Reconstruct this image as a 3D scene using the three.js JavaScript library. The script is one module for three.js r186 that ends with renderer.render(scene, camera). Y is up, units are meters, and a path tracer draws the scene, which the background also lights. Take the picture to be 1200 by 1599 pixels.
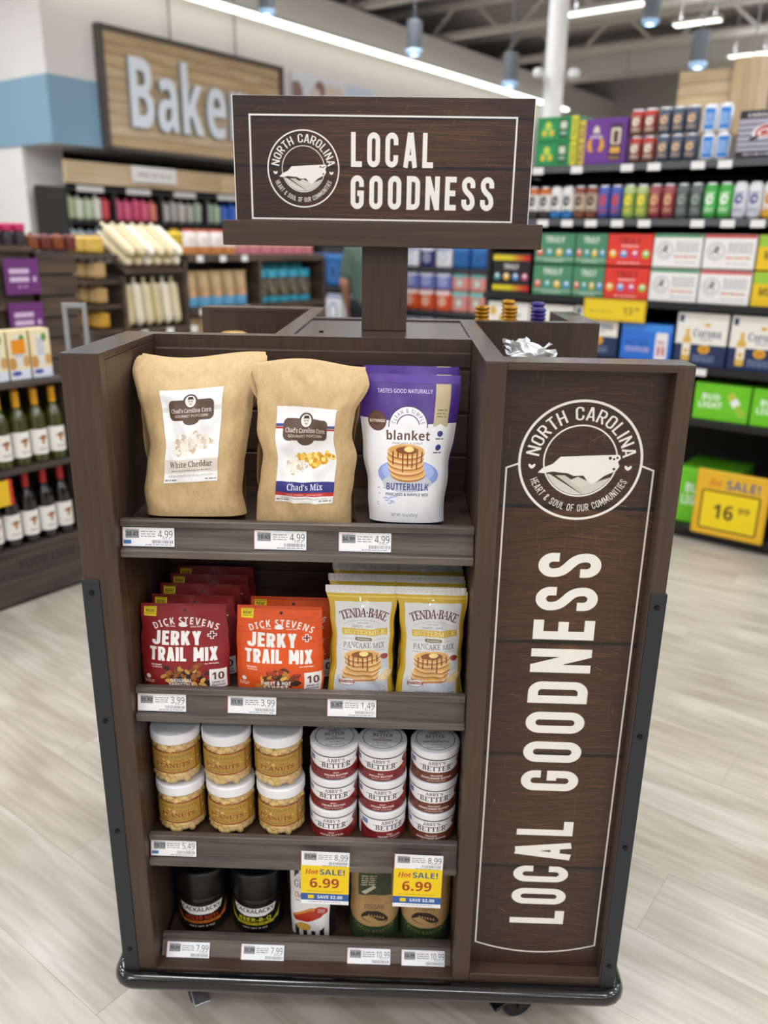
import * as THREE from 'three';
import { RoundedBoxGeometry } from 'three/addons/geometries/RoundedBoxGeometry.js';
import { TextGeometry } from 'three/addons/geometries/TextGeometry.js';
import { FontLoader } from 'three/addons/loaders/FontLoader.js';
import { MarchingCubes } from 'three/addons/objects/MarchingCubes.js';
import { mergeGeometries, mergeVertices } from 'three/addons/utils/BufferGeometryUtils.js';
import { RectAreaLightUniformsLib } from 'three/addons/lights/RectAreaLightUniformsLib.js';

// ---------- camera, exposure, light ----------
const scene = new THREE.Scene();
scene.background = new THREE.Color(0x000000);
const renderer = new THREE.WebGLRenderer({ antialias: true });
renderer.toneMapping = THREE.LinearToneMapping;
renderer.toneMappingExposure = 1.55;
renderer.shadowMap.enabled = true;
RectAreaLightUniformsLib.init();

const CAM = { f: 1272.7, x: 0.51564, y: 1.48299, z: 1.2054, pitch: 0.32258, yaw: -0.02357, roll: 0.01641 };
const camera = new THREE.PerspectiveCamera(2 * Math.atan(799.5 / CAM.f) * 180 / Math.PI, 1200 / 1599, 0.05, 80);
{
  const { pitch: p, yaw: a, roll: r } = CAM;
  const fwd = new THREE.Vector3(Math.sin(a) * Math.cos(p), -Math.sin(p), -Math.cos(a) * Math.cos(p));
  const rt = new THREE.Vector3(Math.cos(a), 0, Math.sin(a)), up = new THREE.Vector3().crossVectors(rt, fwd);
  const R = rt.clone().multiplyScalar(Math.cos(r)).addScaledVector(up, Math.sin(r));
  const U = up.clone().multiplyScalar(Math.cos(r)).addScaledVector(rt, -Math.sin(r));
  camera.quaternion.setFromRotationMatrix(new THREE.Matrix4().makeBasis(R, U, fwd.clone().negate()));
  camera.position.set(CAM.x, CAM.y, CAM.z);
}
camera.focus = 1.33;
camera.userData.fStop = 2.6;

// The shop is turned against the display cart: X runs along the drinks shelves, Z points from them to the near aisle.
const TH = 35.5 * Math.PI / 180;
const AX = new THREE.Vector3(Math.cos(TH), 0, Math.sin(TH)), AZ = new THREE.Vector3(-Math.sin(TH), 0, Math.cos(TH));
const shop = (x, y, z) => new THREE.Vector3(0.51564, y, 1.2054).addScaledVector(AX, x).addScaledVector(AZ, z);
const FZ = -TH, FX = Math.PI / 2 - TH;          // turns of things whose front looks along shop +Z / shop +X

// ---------- helpers ----------
const rng = (s) => () => { s = (s + 0x6d2b79f5) | 0; let t = Math.imul(s ^ (s >>> 15), 1 | s); t = (t + Math.imul(t ^ (t >>> 7), 61 | t)) ^ t; return ((t ^ (t >>> 14)) >>> 0) / 4294967296; };
const hash = (x, y, s) => { let h = Math.imul(x | 0, 374761393) ^ Math.imul(y | 0, 668265263) ^ Math.imul(s | 0, 2246822519); h = Math.imul(h ^ (h >>> 13), 1274126177); return ((h ^ (h >>> 16)) >>> 0) / 4294967296; };
function vn(x, y, px, py, s) {                    // value noise, periodic in px, py cells
  const ix = Math.floor(x), iy = Math.floor(y), fx = x - ix, fy = y - iy, m = (a, b) => ((a % b) + b) % b;
  const u = fx * fx * (3 - 2 * fx), v = fy * fy * (3 - 2 * fy);
  const a = hash(m(ix, px), m(iy, py), s), b = hash(m(ix + 1, px), m(iy, py), s), c = hash(m(ix, px), m(iy + 1, py), s), d = hash(m(ix + 1, px), m(iy + 1, py), s);
  return a + (b - a) * u + (c - a) * v + (a - b - c + d) * u * v;
}
const lerp = (a, b, t) => a + (b - a) * t, clamp = (x, a, b) => Math.min(b, Math.max(a, x)), smooth = (a, b, x) => { const t = clamp((x - a) / (b - a), 0, 1); return t * t * (3 - 2 * t); };
const rgb = (h) => [(h >> 16) & 255, (h >> 8) & 255, h & 255];
function dataTex(w, h, f, srgb = true) {
  const d = new Uint8Array(w * h * 4);
  for (let y = 0; y < h; y++) for (let x = 0; x < w; x++) { const c = f(x / w, y / h), o = (y * w + x) * 4; d[o] = clamp(c[0], 0, 255); d[o + 1] = clamp(c[1], 0, 255); d[o + 2] = clamp(c[2], 0, 255); d[o + 3] = 255; }
  const t = new THREE.DataTexture(d, w, h); t.magFilter = THREE.LinearFilter; t.minFilter = THREE.LinearFilter; t.wrapS = t.wrapT = THREE.RepeatWrapping;
  if (srgb) t.colorSpace = THREE.SRGBColorSpace; t.needsUpdate = true; return t;
}
// grain running along u; lo, hi are the dark and light tones
function grainTex(w, h, seed, lo, hi, { fine = 160, mid = 40, len = 4, contrast = 1, pores = 0 } = {}) {
  const A = rgb(lo), B = rgb(hi);
  return dataTex(w, h, (u, v) => {
    const warp = vn(u * 3, v * 4, 3, 4, seed + 9) * 1.2;
    let n = 0.42 * vn(u * len, v * mid + warp, len, mid, seed) + 0.34 * vn(u * len * 2, v * fine, len * 2, fine, seed + 1) + 0.24 * vn(u * 3, v * 7, 3, 7, seed + 2);
    n = 0.5 + (n - 0.5) * 1.7 * contrast;
    if (pores && vn(u * len * 6, v * fine * 1.3, len * 6, Math.round(fine * 1.3), seed + 5) > 0.86) n -= pores;
    n = clamp(n, 0, 1);
    return [lerp(A[0], B[0], n), lerp(A[1], B[1], n), lerp(A[2], B[2], n)];
  });
}
function mottle(w, h, seed, base, amp, cells = 40) {
  const A = rgb(base);
  return dataTex(w, h, (u, v) => { const n = (vn(u * cells, v * cells, cells, cells, seed) * 0.5 + vn(u * cells * 4, v * cells * 4, cells * 4, cells * 4, seed + 1) * 0.5 - 0.5) * amp; return [A[0] + n, A[1] + n, A[2] + n]; });
}
const M = (color, roughness = 0.6, o = {}) => new THREE.MeshStandardMaterial({ color, roughness, ...o });
const MP = (color, roughness = 0.6, o = {}) => new THREE.MeshPhysicalMaterial({ color, roughness, ...o });
const taken = new Map();
const numbered = (n) => { const k = taken.get(n) || 0; taken.set(n, k + 1); return k ? n + '_' + String(k).padStart(3, '0') : n; };
function mesh(name, geo, m, parent, x = 0, y = 0, z = 0, ry = 0, rx = 0, rz = 0) {
  const o = new THREE.Mesh(geo, m); o.name = name; o.castShadow = o.receiveShadow = true;
  o.position.set(x, y, z); o.rotation.set(rx, ry, rz, 'YXZ'); if (parent) parent.add(o); return o;
}
function thing(name, label, category, pos = [0, 0, 0], turn = 0, group) {
  const o = new THREE.Group(); o.name = numbered(name); o.userData = { label, category }; if (group) o.userData.group = group;
  if (pos.isVector3) o.position.copy(pos); else o.position.set(...pos);
  o.rotation.order = 'YXZ'; o.rotation.y = turn; scene.add(o); return o;
}
function solo(name, label, category, geo, m, pos = [0, 0, 0], turn = 0, group) {
  const o = mesh(numbered(name), geo, m, scene); o.userData = { label, category }; if (group) o.userData.group = group;
  if (pos.isVector3) o.position.copy(pos); else o.position.set(...pos); o.rotation.y = turn; return o;
}
function copy(src, label, pos, turn = src.rotation.y, group = src.userData.group) {
  const o = src.clone(); o.name = numbered(src.name.replace(/_\d{3}$/, '')); o.userData = { ...src.userData, label }; if (group) o.userData.group = group;
  if (pos.isVector3) o.position.copy(pos); else o.position.set(...pos); o.rotation.y = turn; scene.add(o); return o;
}
function struct(name, geo, m, pos, turn = 0) { const o = mesh(name, geo, m, scene); o.userData = { kind: 'structure', label: name.replace(/_/g, ' ') }; if (pos) { if (pos.isVector3) o.position.copy(pos); else o.position.set(...pos); } o.rotation.y = turn; return o; }
const ORD = ['first', 'second', 'third', 'fourth', 'fifth', 'sixth', 'seventh', 'eighth', 'ninth', 'tenth', 'eleventh', 'twelfth', 'thirteenth', 'fourteenth', 'fifteenth', 'sixteenth', 'seventeenth', 'eighteenth', 'nineteenth', 'twentieth'];
// uv in metres from the dominant axis of each face; turn = grain runs up
function uvm(g, turn = false, off = 0) {
  const p = g.attributes.position, n = g.attributes.normal, uv = new Float32Array(p.count * 2);
  for (let i = 0; i < p.count; i++) {
    const ax = Math.abs(n.getX(i)), ay = Math.abs(n.getY(i)), az = Math.abs(n.getZ(i)), x = p.getX(i), y = p.getY(i), z = p.getZ(i);
    let a, b;
    if (ay > ax && ay > az) { a = x; b = z; } else if (ax > az) { a = z; b = y; } else { a = x; b = y; }
    uv[i * 2] = (turn ? b : a) + off; uv[i * 2 + 1] = (turn ? a : b) + off * 0.7;
  }
  g.setAttribute('uv', new THREE.BufferAttribute(uv, 2)); return g;
}
const uvScale = (t, s) => { const c = t.clone(); c.repeat.set(s, s); c.needsUpdate = true; return c; };
// box given by its two corners, edges rounded by r
function bb(x0, x1, y0, y1, z0, z1, r = 0.002, turn = false, off = 0) {
  const w = Math.abs(x1 - x0), h = Math.abs(y1 - y0), d = Math.abs(z1 - z0);
  const g = r > 0 ? new RoundedBoxGeometry(w, h, d, 1, Math.min(r, w / 2.05, h / 2.05, d / 2.05)) : new THREE.BoxGeometry(w, h, d);
  g.translate((x0 + x1) / 2, (y0 + y1) / 2, (z0 + z1) / 2); return uvm(g, turn, off);
}
// a surface from f(u, v) -> [x, y, z]; uv = u, v
function sheet(nx, ny, f, flip = false) {
  const P = [], T = [], I = [];
  for (let j = 0; j <= ny; j++) for (let i = 0; i <= nx; i++) { P.push(...f(i / nx, j / ny)); T.push(i / nx, j / ny); }
  for (let j = 0; j < ny; j++) for (let i = 0; i < nx; i++) { const a = j * (nx + 1) + i, b = a + 1, c = a + nx + 1, d = c + 1; if (flip) I.push(a, c, b, b, c, d); else I.push(a, b, c, b, d, c); }
  const g = new THREE.BufferGeometry(); g.setAttribute('position', new THREE.Float32BufferAttribute(P, 3)); g.setAttribute('uv', new THREE.Float32BufferAttribute(T, 2)); g.setIndex(I); g.computeVertexNormals(); return g;
}
const byHeight = (g) => { g.computeBoundingBox(); const { min, max } = g.boundingBox, p = g.attributes.position, u = g.attributes.uv; for (let i = 0; i < p.count; i++) u.setY(i, (p.getY(i) - min.y) / (max.y - min.y)); return g; };
const lathe = (pts, n = 32) => new THREE.LatheGeometry(pts.map((p) => new THREE.Vector2(p[0], p[1])), n);
// profile [[z, y], ...] swept along x from x0 to x1
function sweepX(pts, x0, x1) {
  const s = new THREE.Shape(pts.map((p) => new THREE.Vector2(-p[0], p[1])));
  const g = new THREE.ExtrudeGeometry(s, { depth: x1 - x0, bevelEnabled: false }); g.rotateY(Math.PI / 2); g.translate(x0, 0, 0); return uvm(g);
}
const extrude = (pts, d, bevel = 0) => { const g = new THREE.ExtrudeGeometry(new THREE.Shape(pts.map((p) => new THREE.Vector2(p[0], p[1]))), { depth: d, bevelEnabled: bevel > 0, bevelThickness: bevel, bevelSize: bevel, bevelSegments: 2 }); return g; };
const tube = (pts, r, n = 24, k = 8, closed = false) => new THREE.TubeGeometry(new THREE.CatmullRomCurve3(pts.map((p) => new THREE.Vector3(...p)), closed, 'catmullrom', 0.1), n, r, k, closed);

// ---------- print: lettering drawn into textures ----------
function cvs(w, h, f) {
  const c = document.createElement('canvas'); c.width = w; c.height = h; const g = c.getContext('2d'); f(g, w, h);
  const t = new THREE.CanvasTexture(c); t.colorSpace = THREE.SRGBColorSpace; return t;
}
function tx(g, s, x, y, w, h, col, font = 'bold sans-serif', rot = 0) {      // centred at x, y; w wide (0: natural), capitals h tall
  const [st, fam] = font.split(' '); g.save(); g.translate(x, y); g.rotate(rot); g.font = `${st} 100px ${fam}`;
  const m = g.measureText(s).width, k = h / 71; g.scale(w ? w / m : k, k); g.textAlign = 'center'; g.textBaseline = 'alphabetic'; g.fillStyle = col; g.fillText(s, 0, 35.5); g.restore();
}
function arcText(g, s, cx, cy, r, a0, a1, h, col, font = 'bold sans-serif', inside = false, sx = 0.8) {
  const [st, fam] = font.split(' '); g.font = `${st} 100px ${fam}`; const w = [...s].map((c) => g.measureText(c).width + 6), tot = w.reduce((a, b) => a + b, 0); let acc = 0;
  [...s].forEach((ch, i) => {
    const t = (acc + w[i] / 2) / tot, a = lerp(a0, a1, t); acc += w[i];
    g.save(); g.translate(cx + Math.cos(a) * r, cy + Math.sin(a) * r); g.rotate(a + (inside ? -Math.PI / 2 : Math.PI / 2)); g.scale(h / 71 * sx, h / 71); g.font = `${st} 100px ${fam}`; g.textAlign = 'center'; g.fillStyle = col; g.fillText(ch, 0, 35.5); g.restore();
  });
}
// narrow letters of even stroke: each glyph is a width and strokes in a box 1 high
let SW = 0.17;
function glyph(g, ch) {
  const s = SW, a = s / 2, T = a, B = 1 - a; let W = 0.47, b = W - a, r = (b - a) / 2;
  g.lineWidth = s; g.miterLimit = 2.2; g.lineJoin = 'miter'; g.lineCap = 'butt'; g.beginPath();
  const top = () => { g.arc(a + r, T + r, r, 0, Math.PI, true); }, bot = () => { g.arc(a + r, B - r, r, Math.PI, 0, true); };
  switch (ch) {
    case 'O': g.moveTo(b, T + r); top(); g.lineTo(a, B - r); bot(); g.closePath(); break;
    case 'C': g.moveTo(b, 0.36); g.lineTo(b, T + r); top(); g.lineTo(a, B - r); bot(); g.lineTo(b, 0.64); break;
    case 'G': g.moveTo(b, 0.34); g.lineTo(b, T + r); top(); g.lineTo(a, B - r); bot(); g.lineTo(b, 0.53); g.lineTo(W * 0.5, 0.53); break;
    case 'S': g.moveTo(b, 0.33); g.lineTo(b, T + r); top(); g.bezierCurveTo(a, 0.52, b, 0.46, b, B - r); g.arc(a + r, B - r, r, 0, Math.PI, false); g.lineTo(a, 0.67); break;
    case 'L': W = 0.4; g.moveTo(a, 0); g.lineTo(a, B); g.lineTo(W, B); break;
    case 'D': g.moveTo(a, T); g.lineTo(b - r, T); g.arc(b - r, T + r, r, -Math.PI / 2, 0); g.lineTo(b, B - r); g.arc(b - r, B - r, r, 0, Math.PI / 2); g.lineTo(a, B); g.closePath(); break;
    case 'N': W = 0.5; b = W - a; g.moveTo(a, 1); g.lineTo(a, 0); g.moveTo(a, 0.02); g.lineTo(b, 0.98); g.moveTo(b, 1); g.lineTo(b, 0); break;
    case 'M': W = 0.62; b = W - a; g.moveTo(a, 1); g.lineTo(a, 0); g.moveTo(a, 0.02); g.lineTo(W / 2, 0.75); g.lineTo(b, 0.02); g.moveTo(b, 1); g.lineTo(b, 0); break;
    case 'E': W = 0.4; g.moveTo(W, T); g.lineTo(a, T); g.lineTo(a, B); g.lineTo(W, B); g.moveTo(a, 0.49); g.lineTo(W * 0.92, 0.49); break;
    case 'F': W = 0.4; g.moveTo(W, T); g.lineTo(a, T); g.lineTo(a, 1); g.moveTo(a, 0.49); g.lineTo(W * 0.92, 0.49); break;
    case 'A': W = 0.5; g.moveTo(a * 0.95, 1); g.lineTo(W / 2 - 0.02, 0); g.moveTo(W / 2 + 0.02, 0); g.lineTo(W - a * 0.95, 1); g.moveTo(0.13, 0.72); g.lineTo(W - 0.13, 0.72); break;
    case 'R': g.moveTo(a, 1); g.lineTo(a, T); g.lineTo(b - r, T); g.arc(b - r, T + r, r, -Math.PI / 2, 0); g.lineTo(b, 0.36); g.quadraticCurveTo(b, 0.53, b - r, 0.53); g.lineTo(a, 0.53); g.moveTo(W * 0.5, 0.53); g.lineTo(b, 1); break;
    case 'J': g.moveTo(b, 0); g.lineTo(b, B - r); g.arc(a + r, B - r, r, 0, Math.PI, false); g.lineTo(a, 0.66); break;
    case 'K': W = 0.5; b = W - a; g.moveTo(a, 0); g.lineTo(a, 1); g.moveTo(b, 0); g.lineTo(a * 1.6, 0.58); g.moveTo(W * 0.45, 0.42); g.lineTo(b, 1); break;
    case 'Y': W = 0.5; g.moveTo(a, 0); g.lineTo(W / 2, 0.55); g.lineTo(W - a, 0); g.moveTo(W / 2, 0.5); g.lineTo(W / 2, 1); break;
    case 'X': W = 0.5; g.moveTo(a, 0); g.lineTo(W - a, 1); g.moveTo(W - a, 0); g.lineTo(a, 1); break;
    case 'T': W = 0.44; g.moveTo(0, T); g.lineTo(W, T); g.moveTo(W / 2, T); g.lineTo(W / 2, 1); break;
    case 'H': g.moveTo(a, 0); g.lineTo(a, 1); g.moveTo(b, 0); g.lineTo(b, 1); g.moveTo(a, 0.5); g.lineTo(b, 0.5); break;
    case 'I': W = 0.155; g.moveTo(W / 2, 0); g.lineTo(W / 2, 1); break;
    case 'U': g.moveTo(a, 0); g.lineTo(a, B - r); bot(); g.lineTo(b, 0); break;
    case '&': g.moveTo(b, 1); g.lineTo(a + 0.03, 0.25); g.arc(a + r, T + r * 0.9, r * 0.8, Math.PI, 0); g.lineTo(a, 0.65); g.arc(a + r, B - r, r, Math.PI, 0, true); break;
    default: W = 0.26;
  }
  return W;
}
const glyphW = { K: 0.5, Y: 0.5, X: 0.5, L: 0.4, N: 0.5, M: 0.62, E: 0.4, F: 0.4, A: 0.5, T: 0.44, I: 0.155, ' ': 0.26 };
function narrow(g, s, x, y, w, h, col, rot = 0, gap = 0.19) {                             // centred like tx
  let tot = -gap; for (const c of s) tot += (glyphW[c] ?? 0.47) + gap;
  g.save(); g.translate(x, y); g.rotate(rot); g.scale(w / tot, h); g.translate(-tot / 2, -0.5); g.strokeStyle = col;
  for (const c of s) { const W = glyph(g, c); g.stroke(); g.translate(W + gap, 0); } g.restore();
}
function narrowArc(g, s, cx, cy, r, a0, a1, h, col, inside = false) {
  const gap = 0.13; let tot = -gap; for (const c of s) tot += (glyphW[c] ?? 0.47) + gap; let acc = 0;
  for (const c of s) {
    const W = glyphW[c] ?? 0.47, a = lerp(a0, a1, (acc + W / 2) / tot); acc += W + gap;
    g.save(); g.translate(cx + Math.cos(a) * r, cy + Math.sin(a) * r); g.rotate(a + (inside ? -1 : 1) * Math.PI / 2); const k = Math.abs(a1 - a0) * r / tot; g.scale(k, h); g.translate(-W / 2, -0.5); g.strokeStyle = col; glyph(g, c); g.stroke(); g.restore();
  }
}
const rr = (g, x, y, w, h, r, col) => { g.fillStyle = col; g.beginPath(); g.roundRect(x, y, w, h, r); g.fill(); };
const disc = (g, x, y, r, col, sy = 1) => { g.fillStyle = col; g.beginPath(); g.ellipse(x, y, r, r * sy, 0, 0, 7); g.fill(); };
const poly = (g, pts, col) => { g.fillStyle = col; g.beginPath(); pts.forEach((p, i) => i ? g.lineTo(p[0], p[1]) : g.moveTo(p[0], p[1])); g.closePath(); g.fill(); };
function smallLines(g, x, y, w, n, dy, h, col, seed = 1) { const q = rng(seed); g.fillStyle = col; for (let i = 0; i < n; i++) { let cx = x; while (cx < x + w) { const l = h * (1.5 + q() * 4); g.fillRect(cx, y + i * dy, Math.min(l, x + w - cx), h); cx += l + h * 0.9; } } }

// ---------- lamps of the shop: short strips hung in rows under the roof, and a long strip along the bakery wall ----------
const glow = M(0xffffff, 0.5, { emissive: 0xfff6e8, emissiveIntensity: 2.2 }), lampBody = M(0xd8d8d4, 0.5);
const LAMP_L = 50, ROWS = [-14.8, -12.4, -9.6, -7, -4.6, -2.2, 0.2, 2.6, 5];
{
  const stem = new THREE.CylinderGeometry(0.006, 0.006, 0.86, 6).translate(0, 0.48, 0), parts = {};
  const strip = (label, x, z, len) => {
    const t = thing('strip_lamp', label, 'lamp', shop(x, 4.3, z), FZ, 'strip lamps under the shop roof'), h = len / 2, g = parts[len] ||= [bb(-h - 0.02, h + 0.02, 0, 0.05, -0.09, 0.09, 0.006), bb(-h, h, -0.012, 0.001, -0.075, 0.075, 0.004)];
    mesh('housing', g[0], lampBody, t); mesh('diffuser', g[1], glow, t); for (const s of [-1, 1]) mesh('stem', stem, lampBody, t, s * h * 0.75);
    mesh('added_glow_slot', bb(-h * 0.9, h * 0.9, 0.049, 0.054, -0.03, 0.03, 0.001), glow, t);  // added glowing slot, goes with the upward light below
    const L = new THREE.RectAreaLight(0xf4f7ff, LAMP_L, len, 0.15); L.position.set(0, -0.02, 0); L.rotation.x = -Math.PI / 2; L.name = 'light'; t.add(L);
    const U = new THREE.RectAreaLight(0xf4f7ff, LAMP_L * 0.5, len * 0.9, 0.06); U.position.set(0, 0.06, 0); U.rotation.x = Math.PI / 2; U.name = 'added_uplight'; t.add(U);  // upward light added to brighten the underside of the roof
  };
  const COLS = [-8.8, -5, -1.2, 2.6, 6.2];  // first column: unseen lamps added to brighten the end face of the bakery wall
  for (const z of ROWS) for (const x of COLS) {
    if ((x < -8 && z < -5) || (x === -5 && z < -9)) continue;
    strip(`white strip lamp, ${ORD[ROWS.indexOf(z)]} row from the far wall, ${ORD[COLS.indexOf(x)]} lamp from the bakery`, x, x < -8 && z < -4 ? -3.5 : z, 1.2);
  }
  strip('white strip lamp beside the white roof column, long one', -4.95, -11.1, 1.05); strip('short white strip lamp near the hanging wooden panel, nearer one', -4.19, -12.4, 0.6); strip('short white strip lamp above the hanging wooden panel, farther one', -4.13, -14.8, 0.6);
  const w = thing('wall_strip_lamp', 'long glowing strip lamp running along the bakery wall', 'lamp', shop(-8.25, 4.1, -11.2), FX);
  mesh('housing', bb(-5.9, 5.9, 0, 0.05, -0.05, 0.05, 0.01), lampBody, w); mesh('diffuser', bb(-5.88, 5.88, -0.045, 0.001, -0.045, 0.045, 0.01), M(0xffffff, 0.5, { emissive: 0xfff8ee, emissiveIntensity: 2.6 }), w);
  mesh('bracket', bb(-0.03, 0.03, 0, 0.04, -0.28, 0, 0.004), lampBody, w, -4); mesh('bracket', bb(-0.03, 0.03, 0, 0.04, -0.28, 0, 0.004), lampBody, w, 4);
  for (const s of [-1, 1]) { const L = new THREE.RectAreaLight(0xf6f7ff, 0.55, 11.6, 0.08); L.position.set(0, s < 0 ? -0.06 : 0.06, 0); L.rotation.x = s * Math.PI / 2; w.add(L); }
}

// ---------- room shell ----------
const O0 = shop(0, 0, 0);
const shell = (name, x0, x1, y0, y1, z0, z1, m, label) => { const o = struct(name, bb(x0, x1, y0, y1, z0, z1, 0), m, O0, FZ); if (label) o.userData.label = label; return o; };
const wallPaint = M(0xc9c6bf, 0.85, { map: mottle(128, 128, 31, 0xfafafa, 8, 16) });
const floorTex = grainTex(1024, 512, 71, 0xa69d90, 0xc8c1b6, { fine: 130, mid: 34, len: 6, contrast: 1.05 });
const floorMats = [0xfcfbf9, 0xffffff, 0xf8f6f3].map((c) => MP(c, 0.42, { map: uvScale(floorTex, 0.85), specularIntensity: 0.8, clearcoat: 0.22, clearcoatRoughness: 0.2 }));
const floor = shell('floor', -11, 8, -0.12, -0.004, -20, 7, floorMats[1], 'pale vinyl plank floor of the shop');
{
  const q = rng(5), gs = [0, 1, 2, 3].map((k) => bb(0, 1.2195, -0.004, 0, 0, 0.2196, 0.0003, false, k * 1.37));
  for (let r = 0; r < 27; r++) { const z = -1.745 - 0.22 * 12 + r * 0.22, off = [0, 0.44, 0.83][r % 3]; for (let c = 0; c < 5; c++) mesh('plank', gs[Math.floor(q() * 4)], floorMats[Math.floor(q() * 3)], floor, -0.404 - 1.22 * 3 + off + c * 1.22, 0, z); }
}
shell('ceiling', -11, 8, 5.32, 5.45, -20, 7, M(0xdad7d0, 0.85), 'grey underside of the shop roof');
shell('wall_left', -11.2, -11, -0.1, 5.45, -20, 7, wallPaint, 'far left outer wall');
shell('wall_right', 8, 8.2, -0.1, 5.45, -20, 7, wallPaint, 'right outer wall');
shell('wall_back', -11.2, 8.2, -0.1, 5.45, -20.2, -20, wallPaint, 'far outer wall of the shop');
shell('wall_front', -11.2, 8.2, -0.1, 5.45, 7, 7.2, wallPaint, 'outer wall behind the near aisle');
const soffit = shell('wall_bakery', -11, -8.5, 2.4, 4.63, -20, -5.39, M(0xd8d6d1, 0.85), 'grey upper wall above the bakery');
shell('wall_bakery_back', -9.6, -9.4, 0, 2.4, -20, -5.9, M(0x1d1b1a, 0.8), 'dark wall behind the bakery shelves');
shell('wall_pier', -11, -9.14, 0, 2.4, -5.9, -5.4, M(0xe2e1dd, 0.85), 'white pier under the blue band');
const bluePaint = M(0x7fa2b8, 0.8);
shell('trim_1', -8.5, -8.49, 2.4, 3.06, -6.1, -5.385, bluePaint, 'blue painted band on the bakery wall');
shell('trim_2', -11, -8.495, 2.4, 3.06, -5.39, -5.38, bluePaint, 'blue painted band round the corner of the bakery wall');

// roof: deck ribs, trusses, duct, column
{
  const rib = bb(-11, 8, 5.22, 5.32, -0.05, 0.05, 0), c = M(0xb9b5ad, 0.8), ceil = scene.getObjectByName('ceiling');
  for (let i = 0; i < 36; i++) mesh('roof_rib', rib, c, ceil, 0, 0, -19.6 + i * 0.36);
  const steel = M(0xdbd8cf, 0.7), chord = bb(-11, 8, -0.05, 0.05, -0.06, 0.06, 0.01);
  const web = new THREE.CylinderGeometry(0.03, 0.03, 0.68, 8);
  [-17.6, -15.3, -13, -10.7].forEach((z, k) => {
    const t = thing('roof_truss', `grey steel roof truss, ${ORD[k]} from the far wall`, 'roof truss', shop(0, 0, z), FZ, 'roof trusses');
    mesh('bottom_chord', chord, steel, t, 0, 4.73); mesh('top_chord', chord, steel, t, 0, 5.17);
    for (let i = 0; i < 20; i++) mesh('web', web, steel, t, -10.4 + i * 0.86, 4.95, 0, 0, 0, (i % 2 ? 1 : -1) * 0.85);
  });
  const d = thing('air_duct', 'long grey rectangular air duct under the roof', 'duct', shop(0, 0, -16.4), FZ);
  mesh('casing', bb(-8.4, 4, 4.5, 5.0, -0.35, 0.35, 0.02), M(0xdedbd4, 0.6), d);
  for (let i = 0; i < 9; i++) mesh('flange', bb(-0.02, 0.02, 4.48, 5.02, -0.37, 0.37, 0.005), M(0xcac7bf, 0.6), d, -8 + i * 1.4);
  for (let i = 0; i < 5; i++) mesh('hanger', bb(-0.01, 0.01, 5.0, 5.215, -0.01, 0.01, 0), M(0x8f8c85, 0.6), d, -6 + i * 2.2);
  const col = thing('roof_column', 'round white steel roof column beyond the drinks shelves', 'column', shop(-4.06, 0, -8.07), 0);
  mesh('shaft', new THREE.CylinderGeometry(0.095, 0.095, 5.3, 24).translate(0, 2.65, 0), M(0xdcdcd8, 0.55), col);
  mesh('base_plate', bb(-0.16, 0.16, 0, 0.02, -0.16, 0.16, 0.004), M(0xbdbdb8, 0.5), col);
  for (const s of [-1, 1]) mesh('speaker_box', bb(-0.045, 0.045, 2.98, 3.07, 0.07, 0.17, 0.03), M(0xcfcfcb, 0.5), col, 0.1 * s, 0, 0, TH * s);
  // pendant downlights with bluish lenses
  const shade = lathe([[0, 0.3], [0.06, 0.3], [0.075, 0.28], [0.075, 0.02], [0.068, 0.02], [0.068, 0.27], [0, 0.27]], 20), lens = lathe([[0, 0.0], [0.05, 0.0], [0.078, 0.012], [0.078, 0.045], [0, 0.045]], 20);
  const dk = M(0x565c63, 0.5), bl = M(0xa8cdee, 0.4, { emissive: 0x9cc8f0, emissiveIntensity: 0.08 });
  [[-5.22, 3.2, -7.33, 'above the bakery corner'], [-6.3, 3.5, -6.4, 'nearest the bakery sign'], [-4.42, 2.92, -7.84, 'beside the white column'], [-3.27, 3.42, -8.38, 'high above the drinks shelves'], [-2.72, 2.98, -8.2, 'beside the hanging wooden panel'], [-1.95, 2.75, -8.9, 'behind the hanging wooden panel']].forEach(([x, y, z, w]) => {
    const t = thing('pendant_lamp', `dark cylinder pendant lamp with bluish lens ${w}`, 'lamp', shop(x, y, z), 0, 'cylinder pendant lamps');
    mesh('shade', shade, dk, t); mesh('lens', lens, bl, t); mesh('rod', new THREE.CylinderGeometry(0.006, 0.006, 5.3 - y - 0.3, 6).translate(0, (5.3 - y + 0.3) / 2, 0), dk, t);
    const L = new THREE.PointLight(0xdcebff, 0.04); L.position.set(0, -0.03, 0); t.add(L);
  });
}

// ---------- the display cart: four bays in a pinwheel, signs on the ends ----------
const W = 0.94, T = 0.06, XD0 = 0.633, XD1 = 0.665, DP = W - XD1, DQ = W - XD0, H = 1.315, BASE = 0.135, SH = [1.049, 0.742, 0.432], DROP = [0.014, 0.017, 0.012];
const cartTex = grainTex(512, 512, 11, 0x3a2b21, 0x4e3c2f, { fine: 190, mid: 70, len: 4, contrast: 0.8, pores: 0.15 });
const lipTex = grainTex(512, 512, 17, 0x49403a, 0x72685f, { fine: 170, mid: 44, len: 3, contrast: 0.9, pores: 0.2 });
const woodBump = grainTex(512, 512, 19, 0x303030, 0xf0f0f0, { fine: 170, mid: 60, len: 4 });
woodBump.colorSpace = THREE.NoColorSpace;
const cartM = M(0xffffff, 0.42, { map: uvScale(cartTex, 2.2), bumpMap: uvScale(woodBump, 2.2), bumpScale: 0.00012 });
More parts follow.
